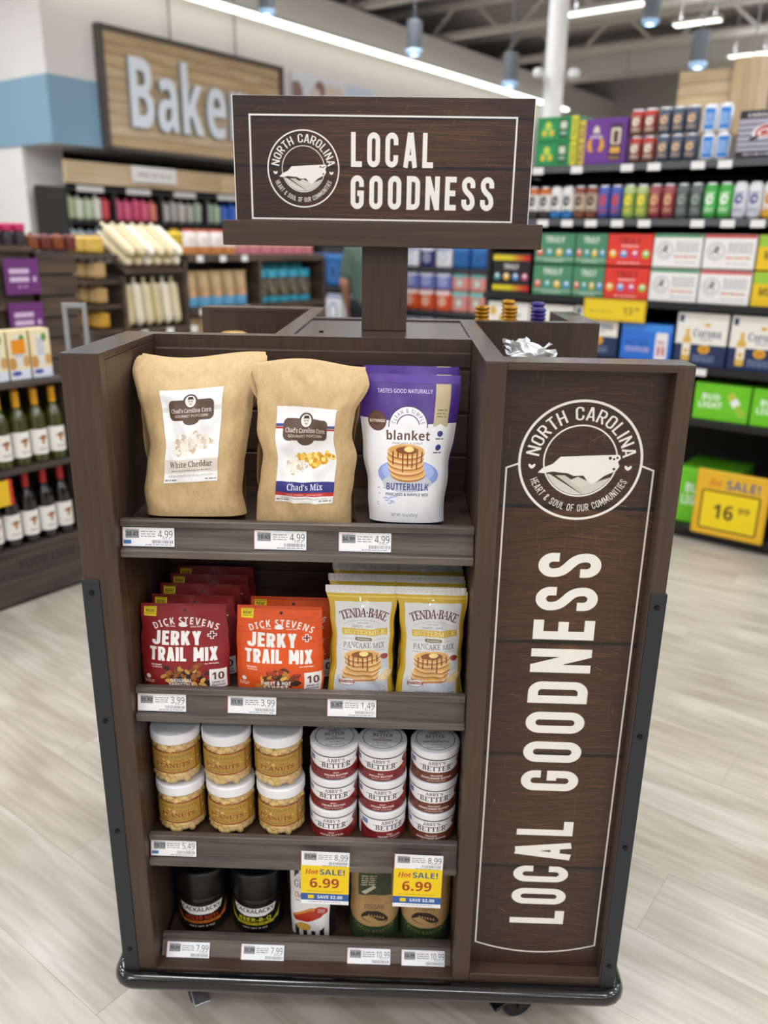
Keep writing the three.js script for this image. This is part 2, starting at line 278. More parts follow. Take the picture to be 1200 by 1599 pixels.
const cartTopM = MP(0xffffff, 0.26, { clearcoat: 0.7, clearcoatRoughness: 0.16, map: uvScale(cartTex, 2.2), bumpMap: uvScale(woodBump, 2.2), bumpScale: 0.00006 });
const lipM = M(0xffffff, 0.45, { map: uvScale(lipTex, 2.4), bumpMap: uvScale(woodBump, 2.4), bumpScale: 0.00012 });
const blackM = M(0x16181a, 0.38), guardM = M(0x22262a, 0.55), steelM = M(0xb0b2b4, 0.3, { metalness: 0.9 }), screwM = M(0x0c0d0e, 0.4, { metalness: 0.5 });
const cart = thing('display_cart', 'dark brown wooden rolling display cart with shelves and sign panels', 'display', [0, 0, 0]);
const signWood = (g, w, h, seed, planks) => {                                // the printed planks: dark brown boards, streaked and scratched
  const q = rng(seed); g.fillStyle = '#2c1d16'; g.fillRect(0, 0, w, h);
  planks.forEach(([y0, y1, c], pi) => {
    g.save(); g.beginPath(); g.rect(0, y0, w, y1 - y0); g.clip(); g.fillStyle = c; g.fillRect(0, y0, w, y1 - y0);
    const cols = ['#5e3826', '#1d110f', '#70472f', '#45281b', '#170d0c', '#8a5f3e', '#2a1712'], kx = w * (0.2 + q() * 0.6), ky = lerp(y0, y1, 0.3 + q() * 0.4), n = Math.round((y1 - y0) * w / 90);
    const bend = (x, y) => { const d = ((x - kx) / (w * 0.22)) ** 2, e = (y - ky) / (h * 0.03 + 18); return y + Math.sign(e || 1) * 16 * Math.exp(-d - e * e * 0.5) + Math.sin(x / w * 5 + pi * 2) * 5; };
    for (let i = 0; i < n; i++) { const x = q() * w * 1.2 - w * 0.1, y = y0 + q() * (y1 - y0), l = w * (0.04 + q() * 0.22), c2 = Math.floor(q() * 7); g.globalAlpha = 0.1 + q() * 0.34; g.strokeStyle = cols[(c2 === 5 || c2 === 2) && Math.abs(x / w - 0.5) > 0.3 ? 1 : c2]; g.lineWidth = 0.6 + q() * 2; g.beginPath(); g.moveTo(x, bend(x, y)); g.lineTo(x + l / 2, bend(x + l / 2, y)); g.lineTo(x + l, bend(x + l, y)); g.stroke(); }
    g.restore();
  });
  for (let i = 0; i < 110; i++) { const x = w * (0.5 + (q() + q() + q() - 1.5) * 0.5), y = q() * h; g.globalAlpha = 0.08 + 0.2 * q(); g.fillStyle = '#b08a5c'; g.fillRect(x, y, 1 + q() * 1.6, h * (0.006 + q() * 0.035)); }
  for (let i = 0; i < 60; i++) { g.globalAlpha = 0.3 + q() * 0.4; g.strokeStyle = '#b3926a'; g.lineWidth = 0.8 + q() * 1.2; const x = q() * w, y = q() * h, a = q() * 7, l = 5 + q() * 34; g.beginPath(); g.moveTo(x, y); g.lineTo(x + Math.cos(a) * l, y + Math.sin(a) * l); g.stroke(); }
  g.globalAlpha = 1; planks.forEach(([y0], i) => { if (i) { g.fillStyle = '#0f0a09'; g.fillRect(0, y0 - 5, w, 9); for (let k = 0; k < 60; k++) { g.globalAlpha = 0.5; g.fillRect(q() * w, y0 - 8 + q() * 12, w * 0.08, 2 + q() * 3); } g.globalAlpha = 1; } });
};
const OFF = '#efede6';
function stateSeal(g, cx, cy, r, lw) {
  SW = 0.125;
  const P = (x, y) => [cx + (x - 565) / 280 * r, cy + (y - 531) / 280 * r];
  g.strokeStyle = OFF; g.lineWidth = lw; g.beginPath(); g.arc(cx, cy, r, 0, 7); g.stroke(); g.lineWidth = lw * 0.6; g.beginPath(); g.arc(cx, cy, r * 0.6, 0, 7); g.stroke();
  g.save(); g.beginPath(); g.arc(cx, cy, r * 0.58, 0, 7); g.clip();
  poly(g, [P(380, 592), P(430, 596), P(600, 700), P(540, 705), P(430, 640)], '#d5d2c8'); poly(g, [P(455, 600), P(500, 600), P(640, 690), P(600, 700)], '#c6c3b8');
  poly(g, [P(520, 625), P(560, 605), P(640, 640), P(590, 668)], '#d5d2c8'); poly(g, [P(570, 660), P(720, 600), P(740, 640), P(600, 690)], '#cfccc2');
  g.restore();
  poly(g, [P(372, 590), P(395, 566), P(440, 546), P(472, 512), P(600, 504), P(742, 497), P(750, 514), P(738, 530), P(746, 552), P(735, 572), P(700, 590), P(680, 600), P(652, 625), P(627, 641), P(602, 622), P(585, 600), P(540, 603), P(510, 590), P(480, 588), P(440, 584), P(400, 592)], OFF);
  [[700, 514, 7], [718, 518, 5], [733, 512, 5], [722, 566, 6]].forEach(([x, y, s]) => { const p = P(x, y); disc(g, p[0], p[1], s / 280 * r, '#33231b'); });
  narrowArc(g, 'NORTH CAROLINA', cx, cy, r * 0.795, Math.PI * 1.035, Math.PI * 1.965, r * 0.225, OFF);
  narrowArc(g, 'HEART & SOUL OF OUR COMMUNITIES', cx, cy, r * 0.81, Math.PI * 0.875, Math.PI * 0.125, r * 0.125, OFF, true);
  SW = 0.17;
  for (const s of [-1, 1]) for (const k of [-1, 1]) { g.save(); g.translate(cx + s * r * 0.79, cy + r * 0.13); g.rotate(k * 0.7); g.fillStyle = OFF; g.beginPath(); g.ellipse(0, -r * 0.035, r * 0.026, r * 0.05, 0, 0, 7); g.fill(); g.restore(); }
}
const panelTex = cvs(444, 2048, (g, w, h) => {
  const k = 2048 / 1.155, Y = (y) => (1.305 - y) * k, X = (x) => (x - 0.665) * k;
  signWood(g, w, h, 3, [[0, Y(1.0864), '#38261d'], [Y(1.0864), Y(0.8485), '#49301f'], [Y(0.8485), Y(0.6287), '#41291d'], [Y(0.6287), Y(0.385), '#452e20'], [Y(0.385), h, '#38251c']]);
  stateSeal(g, X(0.7905), Y(1.1625), 0.0945 * k, 7.5);
  g.strokeStyle = OFF; g.lineWidth = 5.5; g.lineJoin = 'miter'; g.beginPath(); g.moveTo(X(0.6965), Y(1.157)); g.lineTo(X(0.6765), Y(1.1495)); g.lineTo(X(0.6765), Y(0.203)); g.quadraticCurveTo(X(0.79), Y(0.162), X(0.905), Y(0.203)); g.lineTo(X(0.905), Y(1.1495)); g.lineTo(X(0.885), Y(1.157)); g.stroke();
  narrow(g, 'LOCAL', X(0.7895), Y((0.252 + 0.487) / 2), 0.235 * k, 0.102 * k, OFF, -Math.PI / 2);
  narrow(g, 'GOODNESS', X(0.7895), Y((0.553 + 1.009) / 2), 0.456 * k, 0.102 * k, OFF, -Math.PI / 2);
});
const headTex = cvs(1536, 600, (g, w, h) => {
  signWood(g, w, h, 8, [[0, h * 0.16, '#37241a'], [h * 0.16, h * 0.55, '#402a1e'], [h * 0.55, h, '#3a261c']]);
  const X = (x) => (x - 68) / 1057 * w, Y = (y) => (y - 40) / 452 * h, k = w / 1057;
  g.strokeStyle = OFF; g.lineWidth = 9; g.strokeRect(X(126), Y(107), X(1066) - X(126), Y(482) - Y(107));
  stateSeal(g, X(314), Y(298), 127 * k, 7);
  narrow(g, 'LOCAL', X(631), Y(226), 293 * k, 125 * h / 452, OFF); narrow(g, 'GOODNESS', X(741), Y(380), 515 * k, 124 * h / 452, OFF);
});
{
  const rot = (g, k) => g.clone().translate(-W / 2, 0, W / 2).rotateY(-k * Math.PI / 2).translate(W / 2, 0, -W / 2);
  const place = (name, geo, m, k, parent = cart) => mesh(name, k ? rot(geo, k) : geo, m, parent);
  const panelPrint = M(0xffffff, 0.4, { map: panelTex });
  const printG = sheet(1, 1, (u, v) => [0.665 + u * 0.25, 0.15 + v * 1.154, -0.0275]);
  const screw = new THREE.CylinderGeometry(0.004, 0.005, 0.004, 10).rotateX(Math.PI / 2);
  // lips of the shelves: board edge, slanted ticket face, ledge
  const lip = (y) => sweepX([[-0.034, y], [-0.024, y], [-0.022, y - 0.002], [-0.022, y - 0.011], [-0.029, y - 0.0125], [-0.022, y - 0.046], [-0.013, y - 0.048], [-0.012, y - 0.05], [-0.012, y - 0.06], [-0.014, y - 0.062], [-0.034, y - 0.062]], 0.0615, 0.6315);
  for (let k = 0; k < 4; k++) {
    const w = place('bay_wall', bb(XD0, XD1, BASE, H, -XD0, 0, 0.0015, true), cartM, k);
    place('wall_cap', bb(XD0 - 0.0005, XD1 + 0.0005, H - 0.0004, H + 0.0012, -XD0, -0.001, 0.0004), cartTopM, k, w);
    // sign panel at the end of the neighbouring bay
    const p = place('sign_panel', bb(XD1, W - 0.026, BASE + 0.005, H - 0.0115, -T, -0.028, 0.001, true), cartM, k);
    place('end_post', bb(W - 0.027, W, BASE, H, -T, 0, 0.002, true), cartM, k, p);
    place('top_rail', bb(XD1, W - 0.026, H - 0.011, H, -T, -0.001, 0.0015), cartM, k, p);
    place('bottom_rail', bb(XD1, W - 0.026, BASE, BASE + 0.016, -T, -0.001, 0.0015), cartM, k, p);
    place('rail_cap', bb(XD1, W, H - 0.0004, H + 0.0012, -T, -0.001, 0.0004), cartTopM, k, p);
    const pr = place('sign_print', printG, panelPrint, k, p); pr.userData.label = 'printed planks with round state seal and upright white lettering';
    const gd = place('corner_guard', bb(W - 0.0245, W + 0.0025, BASE - 0.003, 0.953, -0.027, 0.0022, 0.001), guardM, k);
    for (const y of [0.93, 0.69, 0.46, 0.185]) { const s = screw.clone().translate(W - 0.012, y, 0.003); place('screw', s, screwM, k, gd); }
    for (const y of [0.93, 0.69, 0.46, 0.185]) { const s = new THREE.CylinderGeometry(0.005, 0.004, 0.004, 10).rotateZ(Math.PI / 2).translate(W + 0.003, y, -0.013); place('screw', s, screwM, k, gd); }
    // slatted back of the bay
    const b = place('back_panel', bb(T, XD0, BASE, H - 0.022, -DP - 0.001, -DP + 0.001, 0.0005), cartM, k);
    const slat = bb(T, XD0, 0, 0.074, -DP, -DP + 0.007, 0.002); let y = 1.263 - 0.0765;
    place('slat', bb(T, XD0, 1.2665, 1.2925, -DP, -DP + 0.007, 0.002), cartM, k, b);
    for (let i = 0; y > BASE; i++, y -= 0.0795) if (!SH.some((s) => s < y + 0.074 && s > y + 0.052)) place('slat', slat.clone().translate(0, y, 0), cartM, k, b); else place('slat', bb(T, XD0, y, y + 0.05, -DP, -DP + 0.007, 0.002), cartM, k, b);
    // shelves
    SH.forEach((s, i) => { const sh = place('shelf', bb(0.0605, 0.6325, s - 0.034, s - DROP[i], -DP + 0.007, -0.03, 0.001), cartM, k); place('ticket_lip', lip(s), lipM, k, sh); });
    const dk = place('bottom_shelf', bb(0.0605, 0.6325, 0.115, 0.137, -DP + 0.007, -0.05, 0.001), cartM, k);
    place('ticket_lip', sweepX([[-0.06, 0.13], [-0.06, 0.17], [-0.052, 0.172], [-0.045, 0.17], [-0.047, 0.162], [-0.026, 0.128], [-0.016, 0.125], [-0.014, 0.118], [-0.016, 0.112], [-0.06, 0.112]], 0.0615, 0.6315), lipM, k, dk);
  }
  mesh('core_top', bb(DQ, XD0, H - 0.02, H - 0.002, -XD0, -DQ, 0.001), cartTopM, cart);
  mesh('bolt_hole', new THREE.CylinderGeometry(0.0045, 0.0045, 0.003, 14).translate(0.352, H - 0.001, -0.385), screwM, cart);
  mesh('base', bb(0.003, W - 0.003, 0.098, 0.1125, -W + 0.003, -0.003, 0.002), cartM, cart);
  mesh('toe_board', bb(0.002, W - 0.002, 0.1, BASE + 0.001, -W + 0.002, -0.002, 0.001), cartM, cart);
  // rubber bumper round the foot
  { const a = -0.008, b = W + 0.008, c = 0.03, y = 0.117, V = (x, z) => new THREE.Vector3(x, y, z), path = new THREE.CurvePath(), cs = [[b, -a], [b, -b], [a, -b], [a, -a]].map(([x, z]) => [x, z]);
    cs.forEach(([x, z], i) => { const [px, pz] = cs[(i + 3) % 4], [nx, nz] = cs[(i + 1) % 4], u = (X, Z) => { const l = Math.hypot(X - x, Z - z); return [x + (X - x) / l * c, z + (Z - z) / l * c]; }, p = u(px, pz), n = u(nx, nz), m = [nx - (nx - x) / Math.hypot(nx - x, nz - z) * c, nz - (nz - z) / Math.hypot(nx - x, nz - z) * c]; path.add(new THREE.QuadraticBezierCurve3(V(...p), V(x, z), V(...n))); path.add(new THREE.LineCurve3(V(...n), V(...m))); });
    mesh('bumper', new THREE.TubeGeometry(path, 420, 0.0175, 14, true), MP(0x0b0b0c, 0.16, { clearcoat: 0.6, clearcoatRoughness: 0.1 }), cart); }
  // casters
  const wheel = lathe([[0.012, -0.013], [0.03, -0.013], [0.036, -0.009], [0.037, 0], [0.036, 0.009], [0.03, 0.013], [0.012, 0.013]], 24).rotateZ(Math.PI / 2);
  [[0.105, -0.075, 0.5], [0.79, -0.06, -1.1], [0.105, -0.86, 0.9], [0.83, -0.86, 2.4]].forEach(([x, z, a], i) => {
    const c = mesh('caster', bb(-0.035, 0.035, 0.088, 0.098, -0.04, 0.04, 0.003), i === 1 ? blackM : steelM, cart, x, 0, z, a);
    mesh('wheel', wheel, M(0x101012, 0.5), c, 0, 0.037, 0.02);
    for (const s of [-1, 1]) mesh('fork', extrude([[-0.02, 0.088], [0.025, 0.088], [0.032, 0.037], [0.024, 0.028], [0.012, 0.034]], 0.003).rotateY(-Math.PI / 2), i === 1 ? blackM : steelM, c, s * 0.018 + 0.0015, 0, 0);
    mesh('brake_lever', bb(-0.016, 0.016, 0.052, 0.058, 0.02, 0.07, 0.002), i === 1 ? blackM : steelM, c, 0, 0.02, 0, 0, 0.35);
  });
  // post, ledge and header sign
  const cx = 0.471, cz = -0.47;
  mesh('post', bb(cx - 0.044, cx + 0.044, H - 0.002, 1.472, cz - 0.044, cz + 0.044, 0.002, true), cartM, cart);
  const lg = mesh('ledge', bb(0.17, 0.76, 1.47, 1.488, -0.545, -0.394, 0.001), cartM, cart);
  mesh('ledge_front', bb(0.168, 0.762, 1.469, 1.5135, -0.409, -0.393, 0.0015), cartM, lg); mesh('ledge_back', bb(0.168, 0.762, 1.469, 1.5135, -0.547, -0.531, 0.0015), cartM, lg);
  for (const x of [0.168, 0.746]) mesh('ledge_end', bb(x, x + 0.016, 1.4695, 1.513, -0.532, -0.408, 0.001), cartM, lg);
  const hs = mesh('header_sign', bb(0.1905, 0.7375, 1.4885, 1.7255, -0.529, -0.412, 0.0006), M(0xe9e8e4, 0.6), cart);
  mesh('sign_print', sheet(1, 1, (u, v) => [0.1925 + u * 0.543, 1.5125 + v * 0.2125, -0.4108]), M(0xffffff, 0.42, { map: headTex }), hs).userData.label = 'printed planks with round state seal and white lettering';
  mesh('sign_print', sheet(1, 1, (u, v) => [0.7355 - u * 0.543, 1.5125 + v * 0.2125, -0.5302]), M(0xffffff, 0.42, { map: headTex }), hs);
}

// ---------- bags and pouches ----------
// S(u, v, side): u across, v up, side +1 front / -1 back
function pouchFn({ wb, wt, h, d, top = 0.04, pw = 2.6, q = 0.62, seed = 1, wr = 0.0015, waist = 0, flare = 0, f0 = 0.7, f1 = 0.93, belly = 0.3, topWave = 0, shear = 0, bend = 0, b0 = 0.75, crease = 0 }) {
  return (u, v, side) => {
    const s = u * 2 - 1, hw = lerp(wb, wt, smooth(0, 1, v)) / 2 - waist * Math.sin(Math.PI * v) + flare * clamp((v - f0) / (f1 - f0), 0, 1) - flare * 0.3 * smooth(0.96, 1, v);
    const prof = v < belly ? lerp(0.86, 1, Math.sin(v / belly * Math.PI / 2)) : lerp(1, top, Math.pow((v - belly) / (1 - belly), 1.35));
    let z = side * d / 2 * prof * Math.pow(Math.max(0, 1 - Math.pow(Math.abs(s), pw)), q);
    const edge = (1 - s * s) * Math.min(1, v * 8) * Math.min(1, (1 - v) * 7 + 0.12);
    z += side * wr * edge * ((0.5 - Math.abs(vn(u * 3 + v * 2.2, v * 3.4 - u, 99, 99, seed) - 0.5) * 2) * 2.6 + (vn(u * 9 - v * 5, v * 11 + u * 3, 99, 99, seed + 3) - 0.5) * 1.7 + (vn(u * 22, v * 16 + u * 6, 99, 99, seed + 7) - 0.5) * 0.6);
    z -= bend * Math.pow(Math.max(0, (v - b0) / (1 - b0)), 1.3);
    if (crease) z -= side * crease * Math.exp(-(((Math.abs(s) - 0.84) / 0.05) ** 2)) * smooth(0.02, 0.3, v) * (1 - v * 0.6);
    const x = s * hw + (vn(v * 7 + side, seed, 99, 99, seed + 11) - 0.5) * wr * 2.5 * Math.abs(s) + shear * v * v;
    const y = v * h - bend * 0.35 * Math.pow(Math.max(0, (v - b0) / (1 - b0)), 2) + topWave * v * v * v * Math.sin(u * 5.2 + seed);
    return [x, y, z];
  };
}
const leanBack = (t, a, half) => { t.rotation.x = a; t.position.y += Math.sin(Math.abs(a)) * half + 0.0006; };
function pouch(t, S, front, back, nx = 22, ny = 26) {
  const a = mesh('front_panel', sheet(nx, ny, (u, v) => S(u, v, 1)), front, t);
  const b = mesh('back_panel', sheet(nx, ny, (u, v) => S(u, v, -1), true), back, t);
  const c = mesh('base_gusset', sheet(nx, 2, (u, v) => { const f = S(u, 0, 1), g = S(u, 0, -1); return [f[0], 0.0006, lerp(f[2], g[2], v)]; }, true), back, t);
  return [a, b, c];
}
function onPouch(S, u0, u1, v0, v1, nx = 14, ny = 16, lift = 0.0007, rot = 0) {
  return sheet(nx, ny, (a, b) => { const du = a - 0.5, dv = b - 0.5, u = (u0 + u1) / 2 + (u1 - u0) * (du - dv * rot), v = (v0 + v1) / 2 + (v1 - v0) * (dv + du * rot * 0.7); const p = S(u, v, 1); return [p[0], p[1], p[2] + lift]; });
}
const kraftTex = dataTex(256, 256, (u, v) => { const n = (vn(u * 14, v * 14, 14, 14, 3) - 0.5) * 10 + (vn(u * 100, v * 70, 100, 70, 4) - 0.5) * 14; return [199 + n, 169 + n, 122 + n * 0.9]; });
const kraftM = M(0xffffff, 0.72, { map: uvScale(kraftTex, 2) });
const popLabel = (second) => cvs(420, 580, (g, w, h) => {
  g.fillStyle = '#efeeec'; g.fillRect(0, 0, w, h);
  if (second) { g.fillStyle = '#3c4a8c'; g.fillRect(0, 100, w, 16); g.fillStyle = '#b8322e'; g.fillRect(0, 118, w, 12); } else { g.fillStyle = '#d8d4cf'; g.fillRect(0, 110, w, 30); }
  const br = '#5a4336'; rr(g, 52, 68, 316, 128, 34, br); disc(g, 210, 84, 52, br); disc(g, 210, 190, 60, br, 0.6);
  disc(g, 210, 78, 36, '#f2efe9'); disc(g, 210, 82, 20, '#d9cdbf', 1.2); poly(g, [[188, 74], [196, 50], [226, 50], [234, 74], [226, 66], [196, 66]], '#2b211c'); g.fillStyle = '#2b211c'; g.fillRect(196, 76, 10, 4); g.fillRect(214, 76, 10, 4); g.fillRect(204, 94, 13, 3);
  tx(g, "Chad's Carolina Corn", 210, 135, 284, 26, '#f4efe8', 'normal serif'); tx(g, 'GOURMET POPCORN', 210, 168, 242, 17, '#e6ddd2', 'normal sans-serif');
  const q = rng(second ? 4 : 2), pc = (x, y, r, gold) => { for (let i = 0; i < 16; i++) { const a = q() * 7, d = q() * r; const c = gold ? ['#e0a92e', '#f2c64a', '#c98a20', '#f7dd83'] : ['#e9e0d0', '#f7f2e8', '#d8c8b2', '#efe6d6', '#cbb49a']; disc(g, x + Math.cos(a) * d, y + Math.sin(a) * d * 0.75, r * (0.25 + q() * 0.3), c[Math.floor(q() * c.length)]); } };
  if (second) { [[100, 330], [150, 320], [200, 335], [110, 370], [160, 365]].forEach((p) => pc(p[0], p[1], 34, false)); [[190, 300], [240, 310], [290, 300], [370, 285], [270, 330], [330, 310]].forEach((p) => pc(p[0], p[1], 34, true)); }
  else [[110, 330], [150, 300], [110, 380], [170, 390], [230, 330], [250, 290], [290, 350], [330, 330], [150, 350], [215, 375], [300, 320]].forEach((p) => pc(p[0], p[1], 36, false));
  if (second) { rr(g, 0, 446, w, 74, 0, '#2c2f7a'); rr(g, 0, 512, w, 24, 0, '#c0312c'); tx(g, "Chad's Mix", 210, 478, 255, 36, '#ffffff', 'normal serif'); tx(g, 'white cheddar - caramel corn', 210, 524, 260, 9, '#f0d8d0', 'normal sans-serif'); tx(g, 'www.chadscarolinacorn.com', 210, 549, 340, 13, '#8c8784', 'normal sans-serif'); }
  else { rr(g, 0, 436, w, 84, 0, '#dcd3c8'); tx(g, 'White Cheddar', 210, 468, 330, 36, '#54433a', 'bold serif'); smallLines(g, 60, 504, 300, 1, 9, 6, '#8d7f74', 4); tx(g, 'www.chadscarolinacorn.com', 210, 538, 340, 14, '#9a9490', 'normal sans-serif'); }
  smallLines(g, 8, 560, 90, 1, 9, 8, '#777', 6); smallLines(g, 320, 560, 90, 1, 9, 8, '#888', 9);
});
function kraftBag(label, pos, turn, o, second, ru) {
  const t = thing('popcorn_bag', label, 'bag', pos, turn, 'brown paper popcorn bags'), S = pouchFn(o); pouch(t, S, kraftM, kraftM, 34, 40);
  mesh('label', onPouch(S, ru[0], ru[1], ru[2], ru[3], 20, 26, 0.0009, ru[4] || 0), M(0xffffff, 0.5, { map: popLabel(second) }), t);
  mesh('rolled_top', sheet(30, 5, (u, v) => { const p = S(u, 1, 1); return [p[0] * (1 - v * 0.02), p[1] - 0.004 + Math.sin(v * Math.PI) * 0.008, p[2] - v * 0.022 - 0.001]; }), kraftM, t);
  leanBack(t, o.lean, o.d / 2); return t;
}
kraftBag('tall brown paper popcorn bag with pale label at the cart side wall', [0.171, 1.0355, -0.083], 0.05, { wb: 0.166, wt: 0.17, flare: 0.028, f0: 0.42, f1: 1, h: 0.275, d: 0.086, top: 0.1, pw: 4.5, q: 0.55, bend: 0.045, b0: 0.7, crease: 0.003, seed: 3, wr: 0.0046, waist: 0.004, belly: 0.2, topWave: 0.006, shear: 0.006, lean: -0.16 }, false, [0.23, 0.76, 0.21, 0.755, 0.05]);
kraftBag('brown paper popcorn bag with blue and red striped label', [0.357, 1.0355, -0.0775], -0.03, { wb: 0.16, wt: 0.164, flare: 0.012, f0: 0.72, f1: 0.9, h: 0.262, d: 0.086, top: 0.14, pw: 4.5, q: 0.55, bend: 0.022, b0: 0.74, crease: 0.003, seed: 12, wr: 0.0046, waist: 0.004, belly: 0.25, topWave: 0.006, shear: 0.006, lean: -0.005 }, true, [0.22, 0.82, 0.17, 0.74]);

const pancakes = (g, x, y, w, n, dy, seed) => { const q = rng(seed); disc(g, x, y + n * dy * 0.5 + dy * 0.9, w * 0.72, '#c9cdd6', 0.3); for (let i = n - 1; i >= 0; i--) { const cx = x + (q() - 0.5) * w * 0.08, cy = y + (i - n / 2) * dy; disc(g, cx, cy + dy * 0.32, w * 0.5, '#b9773a', 0.34); disc(g, cx, cy, w * 0.5, '#edc98b', 0.33); disc(g, cx, cy - dy * 0.1, w * 0.46, '#e2ab5f', 0.3); } for (let i = 0; i < 7; i++) { const a = (i - 3) * w * 0.13; rr(g, x + a, y - n * dy * 0.5, w * 0.035, dy * (1 + q() * n * 0.6), 4, '#7a3a17'); } disc(g, x, y - n / 2 * dy - dy * 0.15, w * 0.3, '#8a4a1d', 0.3); disc(g, x + w * 0.05, y - n / 2 * dy - dy * 0.35, w * 0.13, '#f6df8f', 0.5); };
// purple and white stand-up pouches
{
  const t0 = cvs(512, 740, (g, w, h) => {
    g.fillStyle = '#f1f1f3'; g.fillRect(0, 0, w, h); g.fillStyle = '#4a2a86'; g.beginPath(); g.moveTo(0, 0); g.lineTo(w, 0); g.lineTo(w, 235); g.lineTo(330, 245); g.lineTo(0, 215); g.fill();
    rr(g, 392, 0, 74, 255, 0, '#c9b78f'); poly(g, [[392, 255], [466, 255], [466, 262], [429, 240], [392, 262]], '#f1f1f3'); smallLines(g, 405, 170, 48, 3, 16, 7, '#8b7a54', 3);
    tx(g, 'TASTES GOOD NATURALLY', 236, 84, 280, 20, '#e7e0f2', 'normal sans-serif');
    disc(g, 92, 232, 50, '#5b3323'); for (let i = 0; i < 24; i++) { g.save(); g.translate(92, 232); g.rotate(i * 0.262); g.fillStyle = '#8d6a52'; g.fillRect(24, -1, 22, 2); g.restore(); } tx(g, 'BUTTERMILK', 92, 232, 84, 14, '#f3ece4');
    g.lineWidth = 5; g.strokeStyle = '#3a2a4c'; g.fillStyle = '#f1f1f3'; g.beginPath(); g.arc(258, 262, 104, Math.PI, 0); g.fill(); g.stroke(); g.beginPath(); g.arc(258, 262, 62, Math.PI * 1.08, -0.25); g.stroke(); arcText(g, 'CLEAN & SIMPLE', 258, 262, 82, Math.PI * 1.06, Math.PI * 1.94, 19, '#463a58', 'normal sans-serif');
    tx(g, 'blanket', 258, 302, 246, 44, '#5a3524'); tx(g, 'PANCAKES & SYRUP', 258, 340, 170, 10, '#6d4a3a', 'normal sans-serif');
    disc(g, 432, 290, 15, '#2b3d84'); disc(g, 432, 358, 15, '#2b3d84'); smallLines(g, 410, 312, 44, 1, 9, 6, '#444', 3); smallLines(g, 410, 380, 44, 1, 9, 6, '#444', 5);
    disc(g, 265, 495, 185, '#8fa5e0', 0.42); disc(g, 265, 480, 160, '#a9bcf0', 0.36); g.fillStyle = '#8fa5e0'; for (let i = 0; i < 14; i++) { const q = hash(i, 3, 5); rr(g, 60 + q * 120, 560 + hash(i, 7, 1) * 90, 12 + 20 * q, 6, 3, '#a4b6ea'); }
    pancakes(g, 258, 446, 215, 5, 27, 4);
    tx(g, 'BUTTERMILK', 262, 556, 272, 34, '#2d3f86'); tx(g, 'PANCAKES & WAFFLE MIX', 262, 594, 276, 15, '#3d4464'); tx(g, 'NET WT. 16 oz (454 g)', 250, 700, 176, 15, '#555', 'normal sans-serif');
  });
  const S = pouchFn({ wb: 0.124, wt: 0.166, h: 0.24, d: 0.062, top: 0.03, seed: 21, wr: 0.0016, belly: 0.18 });
  const make = (label, pos, turn) => { const t = thing('pancake_mix_pouch', label, 'pouch', pos, turn, 'purple pancake mix pouches'); pouch(t, S, MP(0xffffff, 0.36, { map: t0, clearcoat: 0.25, clearcoatRoughness: 0.35 }), M(0x4a2a86, 0.4), 24, 26); mesh('seal', onPouch(S, 0.01, 0.99, 0.94, 0.995, 24, 3, 0.0005), M(0x5a3a98, 0.35), t); leanBack(t, -0.13, 0.028); return t; };
  const a = make('purple and white pancake mix pouch in front of its twin', [0.521, 1.0355, -0.084], -0.03);
  const b = copy(a, 'purple and white pancake mix pouch mostly hidden behind its twin', [0.525, 1.0375, -0.2], -0.02); b.rotation.x = -0.03;
}
